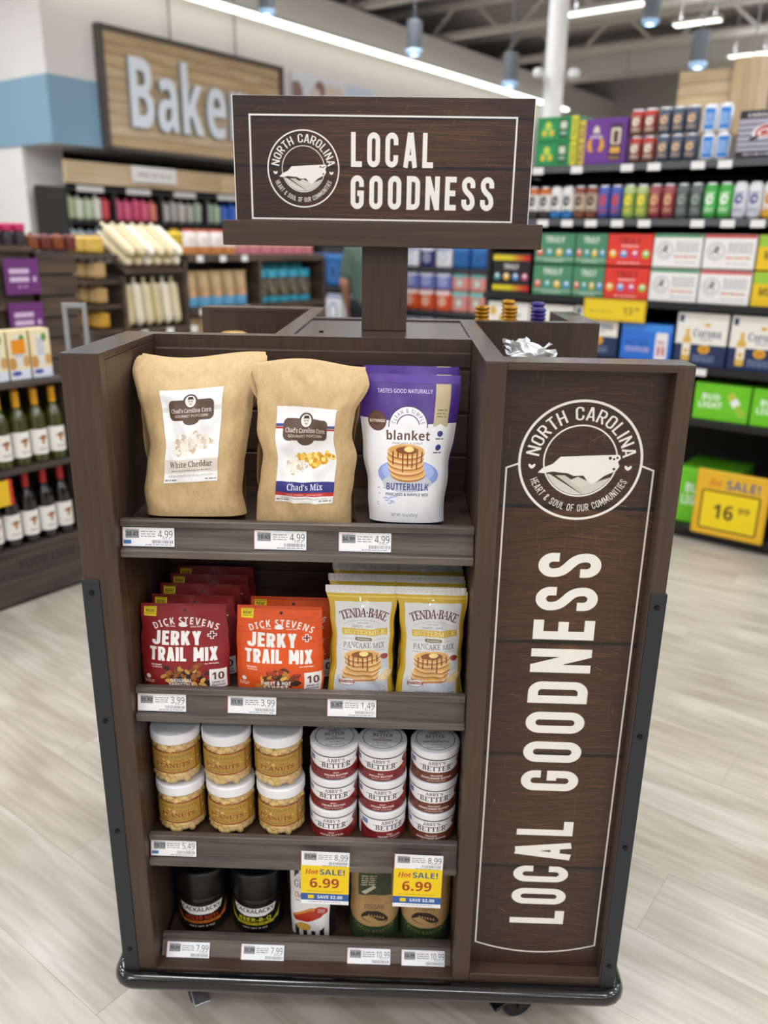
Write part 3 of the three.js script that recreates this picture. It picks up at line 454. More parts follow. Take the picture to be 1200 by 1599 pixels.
// jerky pouches
const nuts = (g, seed, warm) => { const q = rng(seed), cs = warm ? ['#7a3f1c', '#e7b64e', '#c9822f', '#40291f', '#b23a2a', '#5b3520'] : ['#3a2a2a', '#c9964a', '#e0b25a', '#a4622b', '#2a2226', '#8a4a22']; for (let i = 0; i < 60; i++) { g.save(); const x = 110 + (q() + q()) * 165, y = 400 + (q() + q()) * 85; g.translate(x, y); g.rotate(q() * 3); disc(g, 2, 3, 23, '#2a1712', 0.6); disc(g, 0, 0, 16 + q() * 16, cs[Math.floor(q() * cs.length)], 0.55); g.restore(); } };
function jerkyTex(base, dark, flavour, second, warm) {
  return cvs(512, 580, (g, w, h) => {
    g.fillStyle = base; g.fillRect(0, 0, w, h); g.fillStyle = dark; g.globalAlpha = 0.5; for (let i = 0; i < 60; i++) g.fillRect(hash(i, 1, 4) * w, hash(i, 2, 4) * h, 30 + hash(i, 3, 4) * 60, 2); g.globalAlpha = 1;
    rr(g, 20, 10, 76, 74, 2, '#f1dc24'); tx(g, 'NEW!', 58, 48, 58, 22, '#4a2a18'); g.fillStyle = '#4a2a18'; g.fillRect(24, 26, 68, 3); g.fillRect(24, 66, 68, 3);
    disc(g, 266, 44, 10, '#2b0f10');
    arcText(g, 'DICK STEVENS', 262, 560, 452, Math.PI * 1.36, Math.PI * 1.65, 44, '#f5f0ec', 'bold sans-serif', false, 0.78);
    g.fillStyle = '#f5f0ec'; disc(g, 256, 138, 28, '#f5f0ec', 0.42); disc(g, 256, 128, 15, '#f5f0ec', 0.9); tx(g, 'LIVE HARD', 180, 146, 60, 9, '#f0dcd6'); tx(g, 'SNACK WELL', 334, 146, 70, 9, '#f0dcd6');
    SW = 0.205; narrow(g, 'JERKY', 216, 222, 294, 94, '#f7f4f0', 0, 0.09); rr(g, 396, 194, 54, 20, 0, '#f7f4f0'); rr(g, 413, 177, 20, 54, 0, '#f7f4f0'); rr(g, 401, 199, 44, 10, 0, dark); rr(g, 418, 182, 10, 44, 0, dark);
    narrow(g, 'TRAIL MIX', 254, 330, 398, 94, '#f7f4f0', 0, 0.09); SW = 0.17;
    nuts(g, warm ? 5 : 9, warm); tx(g, 'HICKORY', 96, 408, 64, 11, '#f5f0ec'); tx(g, '& SMOKED', 100, 424, 60, 9, '#f5f0ec'); tx(g, 'ALL NATURAL', 420, 396, 84, 10, '#f5f0ec');
    disc(g, 42, 498, 14, '#f5f0ec', 1.15); smallLines(g, 12, 524, 64, 2, 12, 6, '#f0d0c8', 8);
    tx(g, flavour, 236, 520, flavour.length > 9 ? 180 : 130, 26, '#f8f5f2'); tx(g, second, 236, 552, 150, 26, '#f8f5f2');
    rr(g, 404, 440, 98, 134, 4, '#f4f1ee'); tx(g, '10', 453, 490, 74, 52, '#5a2a1c'); tx(g, 'GRAMS OF', 453, 535, 72, 13, '#3c2a24'); tx(g, 'PROTEIN', 453, 556, 76, 15, '#3c2a24');
  });
}
{
  const make = (label, map, col, pos, turn, seed, group) => { const S = pouchFn({ wb: 0.15, wt: 0.145, h: 0.153, d: 0.04, top: 0.03, seed, wr: 0.0013, belly: 0.3, waist: -0.002 }); const t = thing('jerky_pouch', label, 'pouch', pos, turn, group); pouch(t, S, MP(0xffffff, 0.46, { map }), M(col, 0.5), 20, 22); mesh('seal', onPouch(S, 0.01, 0.99, 0.965, 0.998, 20, 2, 0.0004), M(col, 0.4), t); leanBack(t, -0.08, 0.022); return t; };
  const red = jerkyTex('#8d1b20', '#5c1014', 'ORIGINAL', 'FREESTYLE', false), or = jerkyTex('#e2561b', '#7d2a12', 'SWEET & HOT', 'STREET', true);
  const r0 = make('dark red jerky trail mix pouch at the front of its row', red, 0x7c171b, [0.141, 0.7255, -0.0605], 0.03, 31, 'dark red jerky pouches');
  [[0.147, -0.113, 0.0, 'second'], [0.15, -0.157, 0.0, 'third'], [0.156, -0.2, 0.0, 'fourth'], [0.158, -0.2425, 0, 'fifth']].forEach(([x, z, r, w], i) => { const c = copy(r0, `dark red jerky trail mix pouch, ${w} from the front of its row`, [x, 0.7257 + [0.0, 0.002, 0.003, 0.002][i], z], r); c.rotation.x = 0; });
  const o0 = make('orange jerky trail mix pouch at the front of its row', or, 0xc9481a, [0.308, 0.7255, -0.0605], -0.01, 37, 'orange jerky pouches');
  copy(o0, 'orange jerky trail mix pouch behind the front one', [0.324, 0.7257, -0.114], 0.0).rotation.x = 0;
}
// clear pancake mix bags with gold borders
{
  const map = cvs(460, 760, (g, w, h) => {
    g.fillStyle = '#e2e1de'; g.fillRect(0, 0, w, h); rr(g, 0, 24, w, h - 24, 0, '#cfa928'); rr(g, 40, 78, w - 70, h - 78, 10, '#dcdcda'); g.fillStyle = '#b8921d'; for (let i = 0; i < 60; i++) { g.fillRect(32, 84 + i * 11, 7, 4); g.fillRect(w - 28, 84 + i * 11, 7, 4); } g.fillStyle = '#dfc75c'; g.fillRect(0, 40, w, 10);
    arcText(g, 'TENDA·BAKE', 236, 560, 412, Math.PI * 1.375, Math.PI * 1.64, 60, '#5e1f2b', 'bold serif', false, 0.7);
    g.strokeStyle = '#8a8a8a'; g.lineWidth = 2; g.beginPath(); g.arc(236, 470, 270, Math.PI * 1.33, Math.PI * 1.67); g.stroke(); tx(g, 'Family Owned', 236, 218, 80, 9, '#7a6a5a', 'normal serif'); tx(g, 'SINCE - 1912', 236, 244, 150, 14, '#54606e', 'normal serif');
    rr(g, 84, 262, 330, 46, 0, '#d1ab33'); tx(g, 'BUTTERMILK', 248, 286, 300, 30, '#f3e6ae', 'normal serif'); rr(g, 180, 322, 124, 24, 8, '#7a6a55'); tx(g, 'Premium', 242, 334, 92, 12, '#ece3d2', 'normal serif'); g.fillStyle = '#8794a4'; g.fillRect(76, 334, 96, 2); g.fillRect(312, 334, 96, 2);
    tx(g, 'PANCAKE MIX', 244, 376, 306, 36, '#41434c', 'normal serif'); tx(g, 'COMPLETE MIX - JUST ADD MILK OR WATER', 244, 410, 316, 9, '#6b6b70', 'normal sans-serif');
    disc(g, 245, 640, 190, '#c3c6ca', 0.36); disc(g, 245, 624, 170, '#e4e5e6', 0.3); pancakes(g, 235, 545, 268, 5, 38, 7);
    rr(g, 372, 470, 52, 88, 8, '#c8cbd0'); disc(g, 398, 460, 28, '#9b3423', 0.8); for (const [x, y] of [[400, 620], [428, 600]]) { disc(g, x, y, 34, '#e7c685', 0.9); disc(g, x, y, 26, '#f2dca6', 0.9); }
    disc(g, 128, 660, 56, '#f0efed', 0.5); g.strokeStyle = '#7a2c22'; g.lineWidth = 3; g.beginPath(); g.ellipse(128, 660, 56, 28, 0, 0, 7); g.stroke(); rr(g, 76, 650, 104, 20, 3, '#8a2c22'); tx(g, 'NORTH CAROLINA', 128, 660, 92, 9, '#f2e8e0'); tx(g, 'NET WT. 6 OZ. (170g)', 270, 728, 280, 14, '#55585e', 'normal sans-serif');
  });
  const S = pouchFn({ wb: 0.114, wt: 0.118, h: 0.19, d: 0.041, top: 0.04, seed: 44, wr: 0.003, belly: 0.42, waist: 0.005, pw: 3, flare: 0.0015, f0: 0.8, f1: 1 });
  const plastic = MP(0xffffff, 0.24, { map, clearcoat: 1, clearcoatRoughness: 0.06 }), back = MP(0xd0b04a, 0.3, { clearcoat: 0.6, clearcoatRoughness: 0.15 });
  const crimp = MP(0xd9d9d6, 0.25, { clearcoat: 0.7, clearcoatRoughness: 0.15 });
  const t = thing('pancake_mix_bag', 'gold bordered pancake mix bag at the front of the row beside orange pouches', 'bag', [0.4515, 0.7255, -0.061], 0.0, 'gold bordered pancake mix bags'); pouch(t, S, plastic, back, 26, 30); mesh('crimped_seal', sheet(40, 3, (u, v) => { const p = S(u, 1, 1); return [p[0], p[1] - 0.004 + v * 0.012, 0.0015 + Math.cos(u * 160) * 0.0008]; }), crimp, t); leanBack(t, -0.04, 0.023);
  copy(t, 'gold bordered pancake mix bag at the front beside the cart divider', [0.571, 0.7272, -0.061], 0);
  [[0.4515, -0.12, 0.001, 'second bag of the row beside the orange pouches'], [0.4545, -0.17, 0.001, 'third bag of the row beside the orange pouches'], [0.452, -0.222, 0.003, 'last bag of the row beside the orange pouches'], [0.571, -0.12, 0.001, 'second bag of the row beside the cart divider'], [0.5705, -0.172, 0.001, 'third bag of the row beside the cart divider']].forEach(([x, z, dy, w]) => { const c = copy(t, 'gold bordered pancake mix bag, ' + w, [x, 0.7255 + dy, z], 0.0); c.rotation.x = 0; });
}

// ---------- jars ----------
const clearPlastic = MP(0xffffff, 0.04, { transmission: 1, thickness: 0, ior: 1.45 });
{ // peanut jars
  const q = rng(77), nutG = new THREE.SphereGeometry(1, 8, 6), list = [], add = (x, y, z, a) => { const s = 0.0062 + q() * 0.0018, g = nutG.clone().scale(s * 1.45, s, s); g.rotateZ((q() - 0.5) * 3); g.rotateX((q() - 0.5) * 1.2); g.rotateY(a + (q() - 0.5) * 0.8); g.translate(x, y, z);
    const c = new THREE.Color().setHSL(0.088 + q() * 0.018, 0.5 + q() * 0.16, 0.36 + q() * 0.14), col = new Float32Array(g.attributes.position.count * 3); for (let i = 0; i < col.length; i += 3) { col[i] = c.r; col[i + 1] = c.g; col[i + 2] = c.b; } g.setAttribute('color', new THREE.BufferAttribute(col, 3)); g.deleteAttribute('uv'); list.push(g); };
  for (let r = 0; r < 9; r++) for (let k = 0; k < 20; k++) { const a = (k + (r % 2) * 0.5 + (q() - 0.5) * 0.4) / 20 * 6.283; add(Math.sin(a) * 0.0362, 0.0135 + r * 0.0084 + (q() - 0.5) * 0.004, Math.cos(a) * 0.0362, a); }
  const nutsG = mergeGeometries(list), nutM = M(0xffffff, 0.55, { vertexColors: true });
  const map = cvs(640, 300, (g, w, h) => { // gold label wrapping the front
    g.fillStyle = '#b28c3c'; g.fillRect(0, 0, w, h); for (let i = 0; i < 90; i++) { g.fillStyle = i % 2 ? '#a88340' : '#c8a65c'; g.globalAlpha = 0.35; g.fillRect(hash(i, 1, 8) * w, hash(i, 2, 8) * h, 30, 2); } g.globalAlpha = 1;
    g.strokeStyle = '#8e2a1c'; g.lineWidth = 17; g.strokeRect(6, 6, w - 12, h - 12); g.lineWidth = 8; for (const x of [148, 492]) { g.beginPath(); g.moveTo(x, 0); g.lineTo(x, h); g.stroke(); }
    smallLines(g, 22, 30, 105, 11, 22, 8, '#7d6a34', 3); smallLines(g, 508, 30, 105, 11, 22, 8, '#4d4a2c', 5); for (let i = 0; i < 12; i++) { g.fillStyle = '#39331f'; g.fillRect(520 + i * 6, 150, 2 + (i % 3), 60); }
    tx(g, 'BERTIE COUNTY', 320, 70, 280, 34, '#6e5f26', 'bold serif'); tx(g, 'Water Fried', 320, 128, 160, 30, '#98301c', 'normal serif'); tx(g, 'PEANUTS', 320, 190, 246, 58, '#7d1f14', 'bold serif'); smallLines(g, 210, 240, 230, 2, 18, 9, '#8a6a30', 6);
  });
  const body = lathe([[0.0, 0.0], [0.036, 0.0], [0.0425, 0.004], [0.0435, 0.01], [0.0435, 0.082], [0.0415, 0.087], [0.041, 0.089]], 40);
  const lid = lathe([[0, 0.108], [0.042, 0.108], [0.0448, 0.106], [0.0452, 0.104], [0.0452, 0.089], [0.0445, 0.0875], [0.041, 0.0875]], 48);
  const inner = lathe([[0, 0.006], [0.034, 0.006], [0.034, 0.086], [0, 0.086]], 20);
  const lab = sheet(40, 1, (u, v) => { const a = (u - 0.5) * 4.0; return [Math.sin(a) * 0.0439, 0.028 + v * 0.045, Math.cos(a) * 0.0439]; });
  const mk = (label, pos, turn) => { const t = thing('peanut_jar', label, 'jar', pos, turn, 'peanut jars with white lids'); mesh('jar_body', body, clearPlastic, t); mesh('shade_core', inner, M(0x54381a, 0.7), t); const n = mesh('peanuts', nutsG, nutM, t); n.userData.kind = 'stuff'; mesh('lid', lid, M(0xeeeef0, 0.42), t); mesh('label', lab, M(0xffffff, 0.42, { map }), t); return t; };  // inner core: shade between the peanuts put into its dark colour
  let j0; const xs = [0.1105, 0.206, 0.302], ws = ['at the cart side wall', 'in the middle column', 'beside the nut butter tubs'];
  for (const r of [0, 1]) xs.forEach((x, i) => { const l = `clear peanut jar with white lid, ${r ? 'upper' : 'lower'} row, ${ws[i]}`, p = [x + (r ? -0.003 : 0) - 0.001 * i, 0.4205 + r * 0.1085, -0.0805], a = [0.06, -0.05, r ? 0.08 : -0.18][i]; if (!j0) j0 = mk(l, p, a); else copy(j0, l, p, a); });
}
{ // nut butter tubs
  const lab = (base, line) => cvs(900, 250, (g, w, h) => {
    g.fillStyle = '#f0eff0'; g.fillRect(0, 0, w, h); g.fillStyle = '#4a4648'; g.fillRect(0, 0, w, 11); g.fillRect(0, h - 8, w, 8);
    g.fillStyle = base; g.beginPath(); g.moveTo(200, h - 6); g.lineTo(200, 84); g.quadraticCurveTo(290, 150, 370, 138); g.quadraticCurveTo(470, 136, 560, 140); g.quadraticCurveTo(620, 126, 700, 68); g.lineTo(700, h - 6); g.fill();
    for (let i = 0; i < 4; i++) { disc(g, 640 + (i % 2) * 30, 130 + i * 12, 18, '#b8482a', 0.7); disc(g, 270 + i * 22, 150 + (i % 2) * 14, 12, '#3e1412', 0.8); }
    tx(g, "ABBY'S", 450, 40, 130, 34, '#4c4247', 'bold serif'); tx(g, 'BETTER', 450, 96, 220, 52, '#352c31', 'bold serif'); for (const s of [-1, 1]) for (const k of [0, 1, 2]) disc(g, 450 + s * (85 + k * 18), 66 + k * 4, 9, '#8d9a76', 0.5);
    tx(g, line[0], 450, 172, line[0].length > 5 ? 90 : 44, 16, '#f4e6e4', 'bold serif'); tx(g, line[1], 450, 200, line[1].length > 14 ? 230 : 176, 19, '#f6ecea', 'bold sans-serif'); tx(g, 'NET WT 10 OZ (283g)', 450, 228, 140, 10, '#e9d0cc');
    disc(g, 664, 62, 42, base); smallLines(g, 640, 48, 48, 4, 9, 4, '#caa', 3); rr(g, 222, 34, 56, 46, 3, '#3d5b9c'); tx(g, 'NON GMO', 250, 57, 46, 12, '#dfe6f4');
    smallLines(g, 740, 30, 110, 9, 20, 7, '#8a8688', 5); rr(g, 30, 30, 120, 190, 2, '#e0cfc6'); rr(g, 46, 70, 60, 130, 20, base); });
  const topT = (base, line) => cvs(256, 256, (g) => { g.fillStyle = '#f0f0f1'; g.fillRect(0, 0, 256, 256); g.strokeStyle = '#4a3b40'; g.lineWidth = 4; g.beginPath(); g.arc(128, 128, 112, 0, 7); g.stroke(); tx(g, "ABBY'S", 128, 76, 70, 20, '#44393d', 'bold serif'); tx(g, 'BETTER', 128, 108, 116, 28, '#3b3135', 'bold serif'); tx(g, line[0], 128, 138, line[0].length > 5 ? 56 : 30, 10, base, 'bold serif'); tx(g, line[1], 128, 158, line[1].length > 14 ? 150 : 110, 13, '#44393d'); tx(g, 'NET WT 10 OZ', 128, 190, 60, 9, '#555'); smallLines(g, 70, 206, 116, 2, 10, 4, '#777', 3); });
  const body = lathe([[0, 0], [0.04, 0], [0.0435, 0.003], [0.0438, 0.048], [0.0438, 0.052]], 40), lid = lathe([[0, 0.0655], [0.0415, 0.0655], [0.0445, 0.064], [0.045, 0.063], [0.045, 0.0525], [0.0443, 0.0515], [0.041, 0.0515]], 48);
  const ls = sheet(44, 1, (u, v) => { const a = (u - 0.5) * 5.2; return [Math.sin(a) * 0.0441, 0.002 + v * 0.0485, Math.cos(a) * 0.0441]; }), disk = new THREE.CircleGeometry(0.0405, 40).rotateX(-Math.PI / 2).translate(0, 0.0658, 0), white = M(0xeeeef0, 0.35);
  const mk = (label, pos, turn, mp, tp) => { const t = thing('nut_butter_tub', label, 'tub', pos, turn, 'nut butter tubs with white lids'); mesh('tub_body', body, white, t); mesh('lid', lid, white, t); mesh('label', ls, M(0xffffff, 0.35, { map: mp }), t); mesh('lid_print', disk, M(0xffffff, 0.4, { map: tp }), t); return t; };
  const l1 = ['date', 'PECAN BUTTER'], l2 = ['chocolate', 'SUNFLOWER BUTTER'];
  const A = mk('white tub with dark red label, bottom of the stack beside the peanut jars', [0.3985, 0.4205, -0.081], 0.0, lab('#7d1d22', l1), topT('#7d1d22', l1)), B = mk('white tub with brown label, bottom of the stack by the divider', [0.5845, 0.4205, -0.081], -0.03, lab('#6e3826', l2), topT('#6e3826', l2));
  const lev = ['bottom', 'middle', 'top'];
  [1, 2].forEach((k) => copy(A, `white tub with dark red label, ${lev[k]} of the stack beside the peanut jars`, [0.3985 + k * 0.0015, 0.4205 + k * 0.066, -0.0805], [0, 0.06, 0.14][k]));
  [0, 1, 2].forEach((k) => copy(A, `white tub with dark red label, ${lev[k]} of the middle stack of tubs`, [0.4915 - k * 0.001, 0.4205 + k * 0.066, -0.0805], [0.35, 0.04, -0.03][k]));
  [1, 2].forEach((k) => copy(B, `white tub with brown label, ${lev[k]} of the stack by the divider`, [0.5845 + k * 0.001, 0.4205 + k * 0.066, -0.0805], [0, 0.02, 0.05][k]));
}
{ // black lidded jars on the bottom shelf
  const lab = (name, c1, c2, line) => cvs(800, 300, (g, w, h) => { g.fillStyle = '#15130f'; g.fillRect(0, 0, w, h); poly(g, [[268, 22], [400, 36], [532, 22], [516, 92], [464, 120], [336, 120], [284, 92]], '#ecebe6'); arcText(g, 'CACKALACKY', 400, -640, 705, Math.PI * 0.553, Math.PI * 0.447, 42, '#2a2622', 'bold sans-serif', true, 0.66);
    poly(g, [[230, 60], [255, 140], [300, 200], [250, 190]], c2); poly(g, [[570, 60], [545, 140], [500, 200], [550, 190]], c2);
    tx(g, name, 400, 156, 200, 38, c1); rr(g, 285, 186, 230, 28, 6, c2); tx(g, line, 400, 200, 180, 14, '#241a10'); tx(g, 'NET WT 8 OZ', 400, 246, 150, 16, '#ddd6c8'); });
  const body = lathe([[0, 0], [0.047, 0], [0.0515, 0.004], [0.0525, 0.01], [0.0525, 0.078], [0.05, 0.084], [0.05, 0.09]], 40), lid = lathe([[0, 0.152], [0.03, 0.1515], [0.048, 0.15], [0.0535, 0.145], [0.0545, 0.139], [0.0545, 0.09], [0.053, 0.087], [0.048, 0.087]], 48);
  const ls = sheet(44, 1, (u, v) => { const a = (u - 0.5) * 5.4; return [Math.sin(a) * 0.0529, 0.006 + v * 0.07, Math.cos(a) * 0.0529]; });
  [['round black lidded jar with orange lettering at the cart side wall', 'SPICED NUTS', '#d2491f', '#d9772c', 'ROASTED & SPICED', 0.123, 0.12], ['round black lidded jar with yellow lettering beside the striped pouch', 'BEER-B-Q', '#d9cf2e', '#c9bd2b', 'PEANUT CRUNCH', 0.236, 0.02]].forEach(([l, n, c1, c2, ln, x, a]) => { const t = thing('nut_jar', l, 'jar', [x, 0.1375, -0.138], a, 'black lidded nut jars'); mesh('jar_body', body, M(0x1a1512, 0.2), t); mesh('lid', lid, M(0x0b0b0c, 0.35), t); mesh('label', ls, M(0xffffff, 0.35, { map: lab(n, c1, c2, ln) }), t); });
}
{ // striped cheese straw pouch
  const map = cvs(400, 640, (g, w, h) => { for (let i = 0; i < 11; i++) { g.fillStyle = i % 2 ? '#eeede9' : '#1c1b1d'; g.fillRect(i * w / 11, 0, w / 11 + 1, h); } g.fillStyle = '#f3f2ef'; g.beginPath(); g.moveTo(62, 190); g.quadraticCurveTo(76, 120, 150, 106); g.lineTo(262, 106); g.quadraticCurveTo(330, 120, 342, 190); g.lineTo(330, 520); g.quadraticCurveTo(312, 566, 250, 572); g.lineTo(150, 572); g.quadraticCurveTo(88, 566, 70, 520); g.fill();
    tx(g, 'Gin', 120, 200, 100, 54, '#2a2a2a', 'normal serif'); tx(g, 'Cheese Straws', 200, 282, 250, 40, '#a3292a', 'bold serif'); smallLines(g, 80, 318, 230, 1, 10, 7, '#777', 4);
    poly(g, [[60, 440], [220, 370], [350, 360], [330, 410], [190, 470], [60, 470]], '#d98a2e'); poly(g, [[60, 460], [220, 392], [330, 400], [300, 440], [190, 490], [80, 490]], '#b8331f'); disc(g, 300, 385, 52, '#b5281f', 0.6); smallLines(g, 274, 374, 56, 3, 10, 5, '#f0d8d0', 3); disc(g, 150, 540, 66, '#dca43a', 0.55); for (let i = 0; i < 9; i++) rr(g, 100 + i * 12, 515 + (i % 3) * 9, 8, 44, 3, '#e9bd5a'); });
  const S = pouchFn({ wb: 0.094, wt: 0.106, h: 0.178, d: 0.058, top: 0.1, seed: 61, wr: 0.001, belly: 0.3, pw: 4 });
  const t = thing('cheese_straw_pouch', 'black and white striped snack pouch behind the yellow sale ticket', 'pouch', [0.352, 0.1375, -0.112], -0.16); pouch(t, S, MP(0xffffff, 0.4, { map, clearcoat: 0.3, clearcoatRoughness: 0.3 }), M(0x565458, 0.45), 20, 20); mesh('seal', onPouch(S, 0.01, 0.99, 0.955, 0.997, 20, 2, 0.0005), M(0x6a686c, 0.4), t);
}
{ // coffee bags
  const map = cvs(480, 700, (g, w, h) => { g.fillStyle = '#b8935f'; g.fillRect(0, 0, w, h); for (let i = 0; i < 500; i++) { g.globalAlpha = 0.12; g.fillStyle = i % 2 ? '#a37d4b' : '#cfae7d'; g.fillRect(hash(i, 1, 2) * w, hash(i, 2, 2) * h, 24, 2); } g.globalAlpha = 1;
    g.fillStyle = '#2e4426'; g.beginPath(); g.moveTo(0, h); g.lineTo(0, 470); g.lineTo(90, 520); g.quadraticCurveTo(240, 600, 400, 520); g.lineTo(w, 470); g.lineTo(w, h); g.fill();
    tx(g, 'PISGAH', 235, 360, 200, 46, '#4c3b2a', 'normal sans-serif'); tx(g, 'GROUND', 380, 318, 90, 13, '#7a5f3d', 'normal sans-serif'); disc(g, 235, 300, 4, '#3c2d1e');
    g.save(); g.translate(240, 462); g.rotate(0.12); disc(g, 0, 0, 132, '#2c211a', 0.45); g.fillStyle = '#b8935f'; g.beginPath(); g.moveTo(-124, 16); g.quadraticCurveTo(-60, -16, 0, 14); g.quadraticCurveTo(60, 40, 124, 8); g.quadraticCurveTo(80, 70, 0, 60); g.quadraticCurveTo(-80, 50, -124, 16); g.fill(); for (let i = 0; i < 6; i++) poly(g, [[-70 + i * 28, 0], [-58 + i * 28, -26], [-46 + i * 28, 0]], '#b8935f'); g.restore();
    arcText(g, 'COFFEE ROASTERS', 240, 380, 232, Math.PI * 0.8, Math.PI * 0.2, 30, '#b59a62', 'normal sans-serif', true, 0.8); tx(g, 'SYLVA NORTH CAROLINA', 240, 672, 190, 11, '#c8b98a', 'normal sans-serif'); });
  const topLab = cvs(240, 300, (g, w, h) => { g.fillStyle = '#3b4328'; g.fillRect(0, 0, w, h); rr(g, 0, 0, w, 86, 0, '#8d7c2c'); tx(g, 'DARK ROAST', 120, 44, 170, 24, '#3f3a18'); smallLines(g, 20, 110, 110, 5, 22, 10, '#cfc8b0', 4); poly(g, [[20, 270], [110, 210], [130, 235], [50, 290]], '#d9cfb0'); });
  const S = pouchFn({ wb: 0.1, wt: 0.096, h: 0.168, d: 0.062, top: 0.16, seed: 71, wr: 0.0012, belly: 0.45, pw: 4.5 });
  const front = M(0xffffff, 0.6, { map }), back = M(0xa98352, 0.65);
  const t = thing('coffee_bag', 'brown and green coffee bag with a dark card tucked on its top', 'bag', [0.479, 0.1375, -0.112], 0.02, 'brown and green coffee bags'); pouch(t, S, front, back, 20, 22); const cd = mesh('hang_card', onPouch(S, 0.16, 0.84, 0.64, 0.985, 8, 8, 0.0012), M(0xffffff, 0.5, { map: topLab }), t); leanBack(t, -0.03, 0.03);
  const u = t.clone(); u.remove(u.getObjectByName('hang_card')); u.name = numbered('coffee_bag'); u.userData = { label: 'brown and green coffee bag beside the cart divider', category: 'bag', group: 'brown and green coffee bags' }; u.position.set(0.5812, 0.139, -0.112); u.rotation.y = -0.02; scene.add(u);
}
// ---------- price tickets ----------
function ticket(was, price, seed, blue) {
  return (g, w) => { g.fillStyle = '#f1f1f2'; g.fillRect(0, 0, w, 124); g.fillStyle = '#d7847c'; g.fillRect(0, 0, 5, 124); g.fillStyle = '#e8b4ae'; g.fillRect(5, 8, 92, 3);
    rr(g, 22, 14, 88, 56, 0, '#8f9093'); for (let i = 0; i < 40; i++) { g.fillStyle = i % 2 ? '#6e6f73' : '#b4b5b8'; g.globalAlpha = 0.5; g.fillRect(22 + hash(i, 1, seed) * 80, 14 + hash(i, 2, seed) * 50, 8, 5); } g.globalAlpha = 1; tx(g, was, 66, 42, 80, 26, '#2e2e32', 'bold sans-serif');
    smallLines(g, 122, 24, 96, 3, 15, 7, '#9a9a9e', seed); tx(g, price, 282, 42, price.length > 4 ? 108 : 98, 46, '#4a4a4e', 'normal sans-serif'); smallLines(g, 262, 70, 60, 1, 9, 5, '#aaa', seed + 3);
    const q = rng(seed); let x = 196; while (x < 330) { const b = 1.5 + q() * 4; g.fillStyle = '#77777c'; g.fillRect(x, 82, b, 22); x += b + 2 + q() * 4; } smallLines(g, 150, 110, 170, 1, 8, 6, '#9a9a9e', seed + 5); if (blue) rr(g, 8, 84, 50, 24, 2, '#3f78ae'); };
}
{
  const back = M(0xe8e8e8, 0.5), card = (w, h) => bb(-w / 2, w / 2, -h / 2, h / 2, -0.0006, 0, 0.0002), face = (w, h) => sheet(6, 2, (u, v) => [(u - 0.5) * w, (v - 0.5) * h, 0.0004]);
  const cA = card(0.085, 0.031), fA = face(0.085, 0.031);
  const put = (label, was, price, x, y, z, tilt, seed, blue, rz = 0) => { const t = thing('price_ticket', label, 'price ticket', [x, y, z], 0, 'white shelf price tickets'); mesh('card', cA, back, t); mesh('ticket_print', fA, M(0xffffff, 0.42, { map: cvs(340, 124, ticket(was, price, seed, blue)) }), t); t.rotation.x = tilt; t.rotation.z = rz; };
  const on = (i) => [SH[i] - 0.029, -0.0235];
  put('white price ticket under the popcorn bag at the cart side wall', '20.47', '4.99', 0.105, ...on(0), -0.2, 3, true, 0.005); put('white price ticket under the striped label popcorn bag', '10.65', '4.99', 0.3195, ...on(0), -0.2, 5); put('white price ticket under the purple pouches', '$4.99', '4.99', 0.4565, ...on(0), -0.2, 7);
  put('white price ticket under the dark red pouches', '31.92', '3.99', 0.105, ...on(1), -0.2, 9); put('white price ticket under the orange pouches', '31.92', '3.99', 0.2625, ...on(1), -0.2, 11, false, -0.01); put('white price ticket under the pancake mix bags', '3.97', '1.49', 0.436, ...on(1), -0.2, 13);
  put('white price ticket under the peanut jars', '18.73', '5.49', 0.105, ...on(2), -0.2, 15, true);
  [['under the jar with orange lettering', '10.99', '7.99', 0.1135], ['under the jar with yellow lettering', '10.99', '7.99', 0.261], ['under the coffee bag with the dark card', '14.99', '10.99', 0.4705], ['under the coffee bag beside the divider', '14.99', '10.99', 0.577]].forEach(([l, w, p, x], i) => put('white price ticket ' + l, w, p, x, 0.1465, -0.0345, -0.55, 20 + i * 2));
  const sale = (seed) => cvs(340, 442, (g, w, h) => { ticket('11.99', '8.99', seed, false)(g, w); rr(g, 0, 116, w, 274, 0, '#f2cf11'); g.save(); g.transform(1, 0, -0.18, 1, 28, 0); tx(g, 'Hot', 78, 168, 92, 40, '#c23a22', 'bold serif'); g.restore(); g.fillStyle = '#c23a22'; g.fillRect(32, 166, 96, 4); tx(g, 'SALE!', 222, 168, 184, 46, '#31558f'); tx(g, '6.99', 166, 262, 214, 78, '#a5371f'); smallLines(g, 40, 330, 260, 1, 9, 5, '#b8941a', 4); rr(g, 0, 352, w, 58, 0, '#2e5a9e'); tx(g, 'SAVE $2.00', 206, 381, 180, 26, '#eef2f8'); rr(g, 50, 366, 42, 30, 4, '#f2cf11'); g.fillStyle = '#f1f1f2'; g.fillRect(0, 410, w, 32); smallLines(g, 60, 420, 220, 1, 9, 6, '#aaa', 8); });
  const cS = card(0.0895, 0.1165), fS = sheet(6, 10, (u, v) => [(u - 0.5) * 0.0895, (v - 0.5) * 0.1165, 0.0004]);
  [['yellow sale ticket under the dark red labelled tubs', 0.3885, 31], ['yellow sale ticket under the brown labelled tubs', 0.5605, 37]].forEach(([l, x, s]) => { const t = thing('sale_ticket', l, 'sale ticket', [x, 0.357, -0.0106], 0, 'yellow sale tickets'); mesh('card', cS, back, t); mesh('ticket_print', fS, M(0xffffff, 0.42, { map: sale(s) }), t); t.rotation.x = -0.03; t.rotation.z = -0.015; });
}
